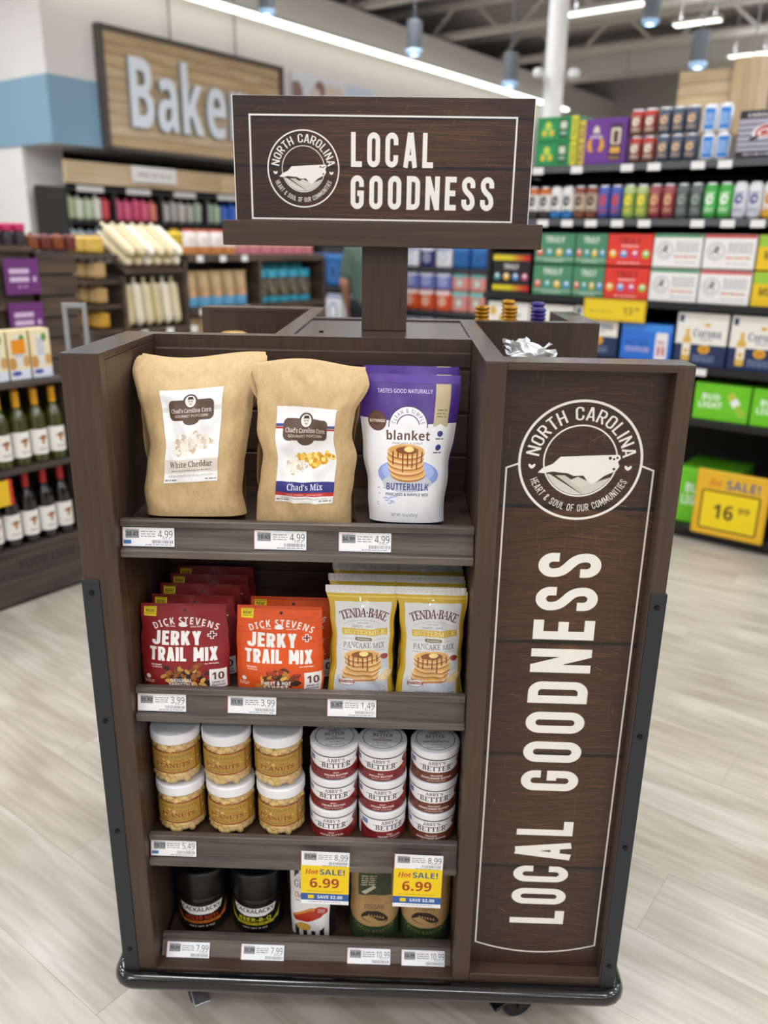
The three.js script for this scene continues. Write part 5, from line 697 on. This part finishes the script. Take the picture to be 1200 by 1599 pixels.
// a packed loaf: soft block with a gathered neck
const loafG = (w, h, d, seed) => mergeVertices(sheet(14, 12, (u, v) => { const a = u * 6.2832, se = (x, p) => Math.sign(x) * Math.pow(Math.abs(x), p), k = v < 0.82 ? Math.pow(Math.sin(Math.min(1, v / 0.14) * 1.5708), 0.5) : lerp(1, 0.18, smooth(0.82, 0.93, v)) + smooth(0.93, 1, v) * 0.25, n = 1 + 0.1 * (vn(u * 6, v * 5, 6, 9, seed) - 0.5); return [se(Math.cos(a), 0.6) * w / 2 * k * n, v * h, se(Math.sin(a), 0.6) * d / 2 * k * n]; }, true));
{
  const gs = [loafG(0.1, 0.29, 0.12, 1), loafG(0.1, 0.27, 0.12, 2), loafG(0.105, 0.26, 0.12, 3)], cols = {}, mt = (c) => cols[c] ||= M(c, 0.42), ZB = [-5.42, -6.04, -6.7, -7.4, -8.1];
  const plan = [[1.621, [[0xa8b48e, 0xcfd2c0, 0xb8c4a4, 0xd8d6c8, 0xc9474f], [0xcf5a7a, 0xd25c7e, 0xc9506f, 0xd8607f, 0xd77a6a], [0xb8b4ac, 0xa7a49d, 0xc0bcb2, 0xb0ada4, 0x9fb09c], [0x9fb09c, 0xa8bca0, 0x3d66c0, 0x3560c4, 0xa0c0d8]], 'upper'], [1.281, [[0x9cb4c2, 0xb4c6d0, 0x8fa8bc, 0xbccad2, 0xa2b48a], [0xd0d8de, 0xe0e4e6, 0x5a78a8, 0xdde0e4, 0x4a68a0], [0xe2dfd6, 0xdcd4c0, 0xe6e2d8, 0xd8d0bc, 0xe0dccf], [0xc8b48c, 0xd0c0a0, 0xc0a880, 0xd4c8a8, 0xbca47c]], 'second'], [0.951, [[0xa9bccb, 0x96acbc, 0xc2ced2, 0x9ab0be, 0xb2c2b8], [0xc2b090, 0xbfae94, 0xd0c2a8, 0xb8a684, 0xc8b898]], 'third'], [0.621, [[0x9fb6c8, 0xa9c2d2, 0xb84a52, 0xbccad2, 0x8ea6ba], [0xb8a888, 0xc4b494, 0xae9c7a, 0xc9bca0, 0xb4a484]], 'fourth']];
  const names = { 0: 'end', 1: 'second', 2: 'third', 3: 'fourth' };
  plan.forEach(([y, bays, w]) => bays.forEach((row, b) => row.forEach((c, i) => { const z0 = ZB[b], z1 = ZB[b + 1], z = lerp(z0, z1, 0.5 + (i - 2) * 0.182); solo('bread_bag', `packed loaf on the ${w} bakery wall shelf, ${names[b]} bay, ${ORD[i]} along`, 'bread', gs[(i + b) % 3], mt(c), along(-8.52, y, z), FX, 'packed loaves on the bakery wall shelves'); })));
}
// ---------- gondola with baguettes, buns and snack bags ----------
const brownTex = grainTex(256, 256, 61, 0x382c23, 0x5f4d3d, { fine: 60, mid: 16, len: 3 }), brownM = M(0xffffff, 0.6, { map: uvScale(brownTex, 1.2) });
{
  const gx = -4.8, t = thing('bakery_gondola', 'dark brown bakery gondola with baguettes and snack bags', 'shelf', along(gx, 0, -3.45), FX);   // local x runs away along the front
  mesh('core', bb(0.03, 2.03, 0, 1.3, -0.72, -0.42, 0.004), brownM, t); mesh('plinth', bb(0, 2.05, 0, 0.12, -0.72, 0, 0.004), brownM, t);
  for (const x of [0, 0.53, 1.27, 2.03]) mesh('upright', bb(x, x + 0.03, 0, x < 0.5 ? 1.22 : 1.32, -0.72, 0, 0.004), brownM, t);
  for (const [a, b, y] of [[0.03, 0.53, 0.87], [0.03, 0.53, 0.5], [0.56, 2.03, 1.36], [0.56, 2.03, 0.985], [0.56, 2.03, 0.6]]) { const s = mesh('shelf', bb(a, b, y - 0.03, y, y > 1.3 ? -0.72 : -0.42, 0, 0.003), brownM, t); mesh('price_rail', bb(a, b, y - 0.05, y - 0.004, 0, 0.01, 0.002), brownM, s); for (let i = 0; i < 3; i++) mesh('price_card', bb(a + 0.08 + i * 0.22, a + 0.14 + i * 0.22, y - 0.052, y - 0.008, 0.01, 0.012, 0.0005), cardM, s); }
  mesh('sloped_tray', bb(0.03, 0.53, -0.02, 0, -0.44, 0, 0.003), brownM, t, 0, 1.25, 0, 0, 0.55);
  for (const y of [1.36, 1.2, 1.04, 0.88]) mesh('end_shelf', bb(-0.26, 0, y - 0.025, y, -0.36, -0.02, 0.003), brownM, t); mesh('end_post', bb(-0.27, -0.25, 0, 1.36, -0.37, -0.35, 0.002), brownM, t);
  const P = (lx, y, lz) => along(gx + lz, y, -3.45 - lx);
  const bag = loafG(0.07, 0.38, 0.064, 7), bm = [M(0xddd0ac, 0.4), M(0xd2c296, 0.4), M(0xe6dfc8, 0.4)];
  for (let i = 0; i < 12; i++) { const o = solo('baguette_bag', `bagged baguette in the sloping heap, ${ORD[i % 6]} of the ${i < 6 ? 'lower' : 'upper'} layer`, 'bread', bag, bm[i % 3], P(0.075 + (i % 6) * 0.081, 1.296 + (i > 5 ? 0.063 : 0), 0.0 + (i > 5 ? 0.039 : 0)), FX, 'bagged baguettes in the sloping heap'); o.rotation.order = 'YXZ'; o.rotation.x = -1.02; }
  const st = loafG(0.072, 0.33, 0.07, 9); for (let i = 0; i < 6; i++) { const o = solo('baguette_bag', `bagged baguette standing on the lower tray, ${ORD[i]} from the end`, 'bread', st, bm[(i + 1) % 3], P(0.075 + i * 0.081, 0.88, -0.06), FX, 'bagged baguettes standing upright'); o.rotation.order = 'YXZ'; o.rotation.x = -0.12; }
  const bun = loafG(0.1, 0.125, 0.1, 11), bc = [0xd6b04e, 0xbd9a66, 0xb8965e, 0xc9982c]; [1.36, 1.2, 1.04, 0.88].forEach((y, r) => { for (let i = 0; i < 3; i++) solo('bun_bag', `bag of buns on the ${ORD[r]} end shelf, ${ORD[i]} from the corner`, 'bread', bun, M(bc[r], 0.45), P(-0.13, y + 0.001, -0.09 - i * 0.105), FX, 'bags of buns on the gondola end'); });
  const chip = (f) => cvs(128, 180, f), chipM = (m) => M(0xffffff, 0.38, { map: m });
  const kinds = { white: chipM(chip((g, w, h) => { g.fillStyle = '#e6e0dc'; g.fillRect(0, 0, w, h); g.fillStyle = '#c9563a'; g.fillRect(0, 0, w, 18); g.fillStyle = '#cf8440'; g.fillRect(0, 126, w, 54); disc(g, 64, 80, 34, '#d9c8c0'); })), tan: chipM(chip((g, w, h) => { g.fillStyle = '#a98c62'; g.fillRect(0, 0, w, h); disc(g, 64, 60, 40, '#c0a274'); g.fillStyle = '#5fa4cc'; g.fillRect(0, 130, w, 50); disc(g, 64, 116, 30, '#d8a47a', 0.6); })), teal: chipM(chip((g, w, h) => { g.fillStyle = '#3a3835'; g.fillRect(0, 0, w, h); g.fillStyle = '#2c9ab4'; g.fillRect(0, 0, w, 44); g.fillRect(0, 150, w, 30); for (let i = 0; i < 14; i++) disc(g, hash(i, 1, 2) * w, 60 + hash(i, 2, 2) * 80, 14, i % 2 ? '#8f7a58' : '#6a6258'); })), pink: chipM(chip((g, w, h) => { g.fillStyle = '#d8b49a'; g.fillRect(0, 0, w, h); g.fillStyle = '#d07a86'; g.fillRect(0, 120, w, 60); disc(g, 64, 70, 36, '#e6c8a0'); })) };
  const backs = { white: 0xd9d4d0, tan: 0x9a7e58, teal: 0x3a3835, pink: 0xcfa890 }, S = pouchFn({ wb: 0.12, wt: 0.12, h: 0.17, d: 0.06, top: 0.05, seed: 91, wr: 0.002, belly: 0.4 }), pr = {};
  const snack = (kind, label, p, h = 1) => { if (!pr[kind]) { const o = thing('snack_bag', label, 'bag', p, FX, `${kind} snack bags on the bakery gondola`); pouch(o, S, kinds[kind], M(backs[kind], 0.45), 8, 8); pr[kind] = o; o.scale.y = h; } else copy(pr[kind], label, p, FX).scale.y = h; };
  for (let i = 0; i < 4; i++) snack('white', `white and orange snack bag on top of the gondola, ${ORD[i]} along`, P(0.64 + i * 0.125, 1.362, -0.06)); for (let i = 0; i < 7; i++) snack('pink', `peach and pink snack bag on top of the gondola, ${ORD[i]} along`, P(1.15 + i * 0.125, 1.362, -0.06));
  for (let i = 0; i < 5; i++) snack('tan', `tan and blue snack bag on the middle gondola shelf, ${ORD[i]} along`, P(0.64 + i * 0.125, 0.987, -0.08), 1.5); for (let r = 0; r < 2; r++) for (let i = 0; i < 5; i++) snack('teal', `dark and teal snack bag, ${r ? 'rear' : 'front'} row of the middle gondola shelf, ${ORD[i]} along`, P(1.37 + i * 0.128, 0.987, -0.08 - r * 0.09), r ? 1.75 : 1.5);
  for (let i = 0; i < 4; i++) snack('tan', `tan and blue snack bag on the low gondola shelf, ${ORD[i]} along`, P(0.64 + i * 0.125, 0.602, -0.08), 1.8);
  const yb = loafG(0.16, 0.17, 0.14, 14); for (let i = 0; i < 2; i++) solo('yellow_bag', `yellow bread bag behind the baguette heap, ${ORD[i]} along`, 'bread', yb, M(0xd9b62c, 0.4), P(0.66 + i * 0.17, 1.362, -0.25), FX, 'yellow bread bags');
}
// ---------- paper goods beyond the cart ----------
{
  const t = thing('paper_goods_shelves', 'dark shelf unit of wrapped paper goods behind the cart post', 'shelf', along(-4.9, 0, -7.6), FZ), dk = M(0x3a3a3c, 0.6);
  mesh('back_board', bb(-1.05, 0.72, 0, 1.95, -0.62, -0.6, 0.003), M(0x55565a, 0.7), t); for (const y of [0.12, 0.45, 0.75, 1.2, 1.6]) mesh('shelf', bb(-1.05, 0.72, y - 0.04, y, -0.6, 0, 0.003), dk, t); for (const x of [-1.05, -0.1835, 0.7]) mesh('upright', bb(x, x + 0.012, 0, 1.95, -0.6, -0.02, 0.003), dk, t);
  const pk = (c1, c2, c3) => M(0xffffff, 0.38, { map: cvs(120, 120, (g, w, h) => { g.fillStyle = c1; g.fillRect(0, 0, w, h); disc(g, 60, 66, 36, c2); disc(g, 60, 66, 20, c3, 1.3); g.fillStyle = c2; g.fillRect(0, 0, w, 14); }) });
  const mats = { orange: pk('#d9511f', '#e6e0da', '#d98a4a'), coral: pk('#d98a80', '#4fb8b4', '#f0ddd6'), violet: pk('#6a76b8', '#dcdcea', '#4a559c'), white: pk('#dedee0', '#8a90b8', '#efeff0'), blue: pk('#1f5c9c', '#2f70b0', '#1a4c86'), navy: pk('#2a2f6a', '#d0cfd8', '#3a4080') };
  const g = new RoundedBoxGeometry(0.2, 0.2, 0.18, 2, 0.03), put = (k, label, x, y, s = 1) => { const o = thing('paper_pack', label, 'pack', along(-4.9 + x, y + 0.1 * s + 0.001, -7.7), FZ, 'wrapped paper packs'); mesh('wrapper', g, mats[k], o).scale.y = s; mesh('front_print', sheet(1, 1, (u, v) => [-0.07 + u * 0.14, (-0.07 + v * 0.14) * s, 0.0905]), mats[k], o); };
  const rowp = (y, s, list, w) => list.forEach((k, i) => put(k, `${k} wrapped paper pack on the ${w}, ${ORD[i]} along`, -0.93 + i * 0.215, y, s));
  rowp(0.75, 1.1, ['orange', 'orange', 'orange', 'orange', 'orange', 'coral', 'coral', 'coral'], 'third shelf'); rowp(0.972, 0.9, ['violet', 'violet', 'violet', 'violet', 'violet', 'coral', 'coral', 'coral'], 'third shelf upper layer'); rowp(1.2, 1.1, ['white', 'white', 'white', 'navy', 'white', 'blue', 'blue', 'blue'], 'fourth shelf'); rowp(0.45, 1.1, ['white', 'white', 'white', 'white', 'white', 'white', 'white', 'white'], 'second shelf'); rowp(1.6, 1.1, ['navy', 'white', 'navy', 'white', 'blue', 'white', 'blue', 'white'], 'top shelf');
  const b = thing('end_display', 'low display of blue and white packs behind the person', 'shelf', along(-5.75, 0, -6.7), FZ); mesh('base', bb(-0.45, 0.4, 0, 0.6, -0.4, 0, 0.004), dk, b); mesh('back_board', bb(-0.45, 0.4, 0.6, 1.4, -0.4, -0.37, 0.004), dk, b); mesh('shelf', bb(-0.45, 0.4, 0.98, 1.0, -0.37, 0, 0.003), dk, b);
  for (let r = 0; r < 2; r++) for (let i = 0; i < 3; i++) { const o = thing('paper_pack', `${r ? 'upper' : 'lower'} pack of the blue display behind the person, ${ORD[i]} along`, 'pack', along(-6.0 + i * 0.24, (r ? 1.001 : 0.601) + 0.17, -6.82), FZ, 'packs on the blue display'); mesh('wrapper', g, mats[r ? 'blue' : 'white'], o).scale.set(1.1, 1.65, 1); }
}

// ---------- wine rack ----------
{
  const rx = -3.098, P = (x, y, z) => shop(rx + x, y, z), rackTex = grainTex(256, 256, 81, 0x2f2823, 0x4d4239, { fine: 70, mid: 20, len: 3 }), rk = M(0xffffff, 0.6, { map: uvScale(rackTex, 1.4) });
  const t = thing('wine_rack', 'dark wooden rack of wine bottles beside the cart', 'rack', P(0, 0, -1.9), FX);        // local x runs from the far end (0) back to the near end (negative)
  const L = -1.0; mesh('base', bb(L, 0, 0, 0.225, -0.4, 0, 0.004), rk, t); mesh('back_board', bb(L, 0, 0.2, 0.93, -0.42, -0.39, 0.003), rk, t); mesh('end_panel', bb(0.002, 0.022, 0, 0.9, -0.41, -0.01, 0.003), rk, t);
  for (const y of [0.245, 0.578, 0.925]) mesh('shelf', bb(L, 0.002, y - 0.022, y, -0.4, 0.006, 0.003), rk, t); mesh('kick_board', bb(L, 0.002, 0.015, 0.12, 0, 0.012, 0.003), rk, t);
  mesh('base_lettering', sheet(1, 1, (u, v) => [-0.315 + u * 0.3, 0.14 + v * 0.06, 0.0012]), M(0xffffff, 0.6, { map: cvs(512, 64, (g, w, h) => { g.fillStyle = '#40372f'; g.fillRect(0, 0, w, h); tx(g, 'FOOD LION', w / 2, h / 2, 440, 40, '#1d1815'); }) }), t);
  const glass = (c) => MP(c, 0.08, { clearcoat: 0.5 }), body = lathe([[0, 0.0], [0.033, 0], [0.0365, 0.005], [0.0365, 0.175], [0.034, 0.195], [0.022, 0.222], [0.0145, 0.24], [0.0138, 0.3], [0, 0.3]], 24), cap = lathe([[0.0146, 0.238], [0.0152, 0.24], [0.0148, 0.303], [0.012, 0.305], [0, 0.305]], 20);
  const lab = cvs(200, 200, (g, w, h) => { g.fillStyle = '#e9e7e1'; g.fillRect(0, 0, w, h); poly(g, [[70, 60], [130, 50], [140, 76], [116, 84], [112, 120], [92, 124], [88, 84], [68, 78]], '#b07c4e'); disc(g, 102, 64, 16, '#8a5a38'); smallLines(g, 66, 150, 70, 2, 14, 6, '#6a665e', 3); });
  const ls = sheet(16, 1, (u, v) => { const a = (u - 0.5) * 2.9; return [Math.sin(a) * 0.037, 0.035 + v * 0.105, Math.cos(a) * 0.037]; }), lm = M(0xffffff, 0.5, { map: lab });
  const mk = (name, label, pos, gc, cc, group) => { const o = thing(name, label, 'bottle', pos, FX, group); mesh('glass', body, glass(gc), o); mesh('capsule', cap, M(cc, 0.4), o); mesh('label', ls, lm, o); return o; };
  let w0, r0;
  [0, 1].forEach((row) => [-1.865, -1.785, -1.705, -1.625, -1.545].forEach((z, i) => { const l = `white wine bottle with yellow capsule, ${row ? 'back' : 'front'} row, ${ORD[i]} from the far end`, p = P(-0.05 - row * 0.09, 0.579, z + row * 0.035); if (!w0) w0 = mk('wine_bottle', l, p, 0x3d4013, 0xd99a1a, 'white wine bottles'); else copy(w0, l, p); }));
  [0, 1].forEach((row) => [-1.862, -1.782, -1.702, -1.622, -1.542].forEach((z, i) => { const l = `red wine bottle with red capsule, ${row ? 'back' : 'front'} row, ${ORD[i]} from the far end`, p = P(-0.05 - row * 0.09, 0.246, z + row * 0.035); if (!r0) r0 = mk('wine_bottle', l, p, 0x0d0a0a, 0xa81f22, 'red wine bottles'); else copy(r0, l, p); }));
  const bx = cvs(200, 300, (g, w, h) => { g.fillStyle = '#e4d6ae'; g.fillRect(0, 0, w, h); rr(g, 50, 30, 100, 190, 6, '#d8d6cc'); disc(g, 140, 50, 26, '#4f8a3c'); disc(g, 30, 200, 40, '#c08a4c'); disc(g, 170, 190, 36, '#c99a5c'); rr(g, 0, 240, w, 60, 0, '#d8dcea'); disc(g, 60, 262, 50, '#4552a0', 0.3); smallLines(g, 64, 60, 70, 6, 18, 8, '#8a94b8', 3); }), sd = cvs(120, 300, (g, w, h) => { g.fillStyle = '#dccb9e'; g.fillRect(0, 0, w, h); rr(g, 20, 50, 60, 16, 3, '#3f5a9c'); disc(g, 70, 190, 36, '#b8864a', 1.4); rr(g, 0, 250, w, 50, 0, '#8a94c0'); });
  [-1.83, -1.735, -1.64, -1.545].forEach((z, i) => { const o = carton(`cream cracker carton with blue foot on the wine rack, ${ORD[i]} from the far end`, 0.088, 0.195, 0.07, 0, 0, 0, 0xd8c898, bx, 'cracker cartons on the wine rack', sd, FX, () => P(-0.03, 0.926, z)); });
  const ot = thing('orange_tag', 'square orange tag stuck on a cracker carton', 'tag', P(-0.0285, 1.03, -1.735), FX); mesh('tag_card', bb(-0.028, 0.028, 0, 0.055, 0, 0.0015, 0.0004), M(0xe08a10, 0.5), ot);
  const yt = thing('yellow_tag', 'yellow and red shelf tag hanging over the red wine', 'tag', P(0.008, 0.44, -1.555), FX); mesh('tag_card', bb(-0.06, 0.06, 0, 0.105, 0, 0.002, 0.0005), M(0xe0b81e, 0.5), yt); mesh('red_edge', bb(0.045, 0.0602, -0.0002, 0.1052, -0.0002, 0.0026, 0.0004), M(0xc03226, 0.5), yt);
}
// ---------- displays behind the wine rack ----------
{
  const t = thing('bottle_display', 'tall dark wooden display with purple signs behind the wine rack', 'rack', shop(-4.3, 0, -2.53), FX); mesh('carcass', bb(-1.2, 0, 0, 1.4, -0.4, -0.03, 0.004), brownM, t); for (const y of [0.5, 0.92, 1.12, 1.42]) mesh('shelf', bb(-1.2, 0.005, y - 0.03, y, -0.4, 0, 0.003), brownM, t);
  const pur = (n) => cvs(260, 240, (g, w, h) => { g.fillStyle = '#6a2a72'; g.fillRect(0, 0, w, h); smallLines(g, 36, 66, 180, 1, 30, 34, '#cfb8d4', 3); smallLines(g, 36, 122, 200, 1, 30, 34, '#cfb8d4', 5); smallLines(g, 90, 180, 90, 1, 30, 18, '#a884b0', 7); });
  const pm = M(0xffffff, 0.5, { map: pur() }); [[1.172, -0.06, 'upper'], [0.945, -0.08, 'lower']].forEach(([y, x, w]) => { const s = thing('purple_sign', `${w} purple sign with white lettering on the dark display`, 'sign', shop(-4.29, y, -2.45), FX, 'purple display signs'); mesh('board', bb(-0.1, 0.1, 0, 0.185, 0, 0.004, 0.001), M(0x5a2462, 0.5), s); mesh('sign_print', sheet(1, 1, (u, v) => [-0.098 + u * 0.196, 0.002 + v * 0.181, 0.0046]), pm, s); });
  const pk = lathe([[0, 0], [0.032, 0], [0.034, 0.004], [0.034, 0.03], [0.03, 0.04], [0, 0.04]], 18), pb = lathe([[0, 0], [0.03, 0], [0.034, 0.006], [0.034, 0.06], [0.028, 0.075], [0, 0.075]], 18);
  for (let i = 0; i < 8; i++) { const o = thing('pink_capped_bottle', `squat dark bottle with pink cap on the display, ${ORD[i]} from the corner`, 'bottle', shop(-4.36, 1.421, -2.5 + i * 0.072), FX, 'pink capped bottles'); mesh('bottle_body', pb, M(0x3a3436, 0.3), o); mesh('cap', pk, M(0xc2285e, 0.4), o, 0, 0.075); }
  const c = thing('crate_tower', 'tall wooden slatted tower behind the wine rack', 'display', shop(-4.3, 0, -2.67), FX); mesh('core', bb(-0.115, 0.11, 0, 1.39, -0.3, -0.015, 0.003), M(0x2a231e, 0.7), c); for (let i = 0; i < 12; i++) mesh('slat', bb(-0.12, 0.115, 0.01 + i * 0.115, 0.115 + i * 0.115, -0.015, 0.002, 0.003, false, i * 0.3), brownM, c);
  const op = loafG(0.07, 0.1, 0.06, 21); for (let i = 0; i < 4; i++) solo('orange_packet', `small ${i % 2 ? 'red' : 'orange'} packet on the slatted tower, ${ORD[i]} along`, 'packet', op, M(i % 2 ? 0x6a2a20 : 0x82421c, 0.4), shop(-4.38, 1.391, -2.58 - i * 0.077), FX, 'small packets on the slatted tower');
  const r = thing('steel_rail', 'narrow upright steel rail hoop behind the cart', 'rail', [-0.62, 0, -1.62], 0.1); mesh('hoop', mergeGeometries([bb(-0.041, -0.025, 0, 1.26, -0.004, 0.004, 0.002), bb(0.025, 0.041, 0, 1.26, -0.004, 0.004, 0.002), bb(-0.041, 0.041, 1.245, 1.262, -0.0045, 0.0045, 0.002)]), M(0x9a9c9e, 0.45, { metalness: 0.4 }), r); mesh('foot_plate', bb(-0.06, 0.06, 0, 0.008, -0.05, 0.05, 0.002), M(0x8a8c8e, 0.4, { metalness: 0.6 }), r);
  // hanging wooden panel box
  const h = thing('hanging_panel', 'pale wooden panel box hung from the roof beyond the drinks shelves', 'sign', shop(-2.6, 2.5, -8.6), FZ); for (let i = 0; i < 5; i++) mesh('plank', bb(-0.42, 0.1, i * 0.108, 0.104 + i * 0.108, -0.3, -0.02, 0.004, false, i * 0.3), paleM[i % 3], h); mesh('side_board', bb(0.1, 0.34, -0.04, 0.6, -0.3, 0.06, 0.005, true), paleM[1], h); for (const x of [-0.3, 0.2]) mesh('hanging_rod', new THREE.CylinderGeometry(0.008, 0.008, 2.25, 6).translate(0, 1.65, 0), M(0x8a8a88, 0.5), h, x, 0, -0.15);
}
// ---------- the person in the far aisle ----------
{
  const J = { hip: [0, 0.93, 0], chest: [0, 1.28, 0.005], neck: [0, 1.46, 0], head: [0, 1.6, -0.01], lS: [-0.185, 1.39, 0], lE: [-0.245, 1.12, 0.02], lW: [-0.235, 0.89, -0.06], rS: [0.185, 1.39, 0], rE: [0.24, 1.12, 0.02], rW: [0.2, 0.93, -0.12], lH: [-0.095, 0.92, 0], lK: [-0.105, 0.5, -0.02], lA: [-0.11, 0.09, 0.03], rH: [0.095, 0.92, 0], rK: [0.11, 0.5, -0.03], rA: [0.12, 0.09, 0.0] };
  const cap = (p, a, b, ra, rb, sx = 1) => { const ax = p[0] - a[0], ay = p[1] - a[1], az = p[2] - a[2], bx = b[0] - a[0], by = b[1] - a[1], bz = b[2] - a[2], l = bx * bx + by * by + bz * bz || 1e-9, h = clamp((ax * bx + ay * by + az * bz) / l, 0, 1); return Math.hypot((ax - bx * h) / sx, ay - by * h, az - bz * h) - lerp(ra, rb, h); };
  const smin = (a, b, k) => { const h = clamp(0.5 + 0.5 * (b - a) / k, 0, 1); return lerp(b, a, h) - k * h * (1 - h); };
  const F = { torso: (p, o = 0) => smin(cap(p, J.hip, J.chest, 0.115 + o, 0.125 + o, 1.42), cap(p, [-0.12, 1.39, 0], [0.12, 1.39, 0], 0.085 + o, 0.085 + o), 0.08), arm: (p, s, o = 0) => smin(cap(p, J[s + 'S'], J[s + 'E'], 0.056 + o, 0.044 + o), cap(p, J[s + 'E'], J[s + 'W'], 0.042 + o, 0.029 + o), 0.03), leg: (p, s, o = 0) => smin(cap(p, J[s + 'H'], J[s + 'K'], 0.095 + o, 0.06 + o), cap(p, J[s + 'K'], J[s + 'A'], 0.058 + o, 0.04 + o), 0.04) };
  const hand = (p, s) => { const w = J[s + 'W'], x = s === 'l' ? 1 : -1; let d = cap(p, w, [w[0], w[1] - 0.09, w[2] - 0.015], 0.026, 0.034); for (let i = 0; i < 4; i++) d = smin(d, cap(p, [w[0], w[1] - 0.1, w[2] - 0.045 + i * 0.02], [w[0] + x * 0.012, w[1] - 0.165 - (i % 3 === 0 ? -0.012 : 0), w[2] - 0.05 + i * 0.02], 0.0105, 0.0085), 0.006); return smin(d, cap(p, [w[0], w[1] - 0.04, w[2] - 0.03], [w[0] + x * 0.02, w[1] - 0.1, w[2] - 0.07], 0.013, 0.01), 0.01); };
  const head = (p) => { let d = cap(p, [0, 1.58, 0], [0, 1.66, 0.012], 0.068, 0.085); d = smin(d, cap(p, [0, 1.545, -0.045], [0, 1.6, -0.05], 0.035, 0.04), 0.03); d = smin(d, cap(p, [0, 1.6, -0.1], [0, 1.63, -0.09], 0.013, 0.008), 0.015); for (const s of [-1, 1]) d = smin(d, cap(p, [s * 0.082, 1.59, 0.005], [s * 0.085, 1.63, 0.012], 0.01, 0.012), 0.012); return d; };
  const fields = { body: (p) => { let d = smin(F.torso(p, -0.012), cap(p, J.chest, J.neck, 0.07, 0.052), 0.05); for (const s of ['l', 'r']) { d = smin(d, F.arm(p, s), 0.03); d = smin(d, hand(p, s), 0.012); d = smin(d, F.leg(p, s, -0.01), 0.04); } d = smin(d, cap(p, J.neck, [0, 1.53, -0.005], 0.052, 0.05), 0.03); return smin(d, head(p), 0.03); },
    shirt: (p) => { let d = F.torso(p, 0.012); for (const s of ['l', 'r']) d = smin(d, cap(p, J[s + 'S'], [(J[s + 'S'][0] + J[s + 'E'][0] * 2) / 3, 1.2, 0.012], 0.07, 0.066), 0.04); return Math.max(d, 0.9 - p[1], p[1] - 1.475); },
    trousers: (p) => { let d = cap(p, [-0.06, 0.93, 0], [0.06, 0.93, 0], 0.118, 0.118); for (const s of ['l', 'r']) d = smin(d, F.leg(p, s, 0.016), 0.04); return Math.max(d, 0.06 - p[1], p[1] - 0.99); },
    hair: (p) => Math.max(cap(p, [0, 1.62, 0.03], [0, 1.675, 0.012], 0.082, 0.094), -cap(p, [0, 1.57, -0.09], [0, 1.66, -0.13], 0.07, 0.075), 1.53 - p[1]) };
  const shape = (f, lo, hi, cell) => { const size = Math.max(hi[0] - lo[0], hi[1] - lo[1], hi[2] - lo[2]), n = Math.ceil(size / cell) + 4, mc = new MarchingCubes(n, new THREE.MeshBasicMaterial(), false, false, 400000), half = size / 2 + 2 * cell, c = [0, 1, 2].map((i) => (lo[i] + hi[i]) / 2); mc.isolation = 0;
    for (let k = 0; k < n; k++) for (let j = 0; j < n; j++) for (let i = 0; i < n; i++) { const p = [c[0] + ((i - n / 2) / (n / 2)) * half, c[1] + ((j - n / 2) / (n / 2)) * half, c[2] + ((k - n / 2) / (n / 2)) * half]; mc.field[k * n * n + j * n + i] = p[0] < lo[0] || p[0] > hi[0] || p[2] < lo[2] || p[2] > hi[2] ? -1 : -f(p); }
    mc.update(); const m = mc.count ?? mc.geometry.drawRange.count, g = new THREE.BufferGeometry(), P = new Float32Array(mc.positionArray.subarray(0, m * 3)), N = new Float32Array(mc.normalArray.subarray(0, m * 3)); for (let i = 0; i < P.length; i += 3) { P[i] = P[i] * half + c[0]; P[i + 1] = P[i + 1] * half + c[1]; P[i + 2] = P[i + 2] * half + c[2]; } g.setAttribute('position', new THREE.BufferAttribute(P, 3)); g.setAttribute('normal', new THREE.BufferAttribute(N, 3)); return g; };
  const t = thing('person', 'person in a grey green shirt and dark trousers standing with the back turned', 'person', shop(-4.5, 0, -5.78), -0.25);
  const lo = [-0.4, 0.0, -0.3], hi = [0.4, 1.8, 0.3];
  mesh('body', shape(fields.body, lo, hi, 0.014), M(0xb07f66, 0.55), t); mesh('shirt', shape(fields.shirt, [-0.4, 0.85, -0.3], [0.4, 1.5, 0.3], 0.014), M(0x54685a, 0.8), t); mesh('trousers', shape(fields.trousers, [-0.3, 0, -0.25], [0.3, 1.05, 0.25], 0.014), M(0x1c1d22, 0.75), t); mesh('hair', shape(fields.hair, [-0.2, 1.45, -0.2], [0.2, 1.85, 0.2], 0.008), M(0x2a211b, 0.7), t);
  for (const s of ['l', 'r']) mesh('shoe', lathe([[0, 0], [0.045, 0], [0.05, 0.02], [0.045, 0.06], [0.03, 0.09], [0, 0.095]], 20).scale(0.9, 1, 2.4), M(0x222226, 0.5), t, J[s + 'A'][0], 0, J[s + 'A'][2] - 0.06);
}
renderer.render(scene, camera);
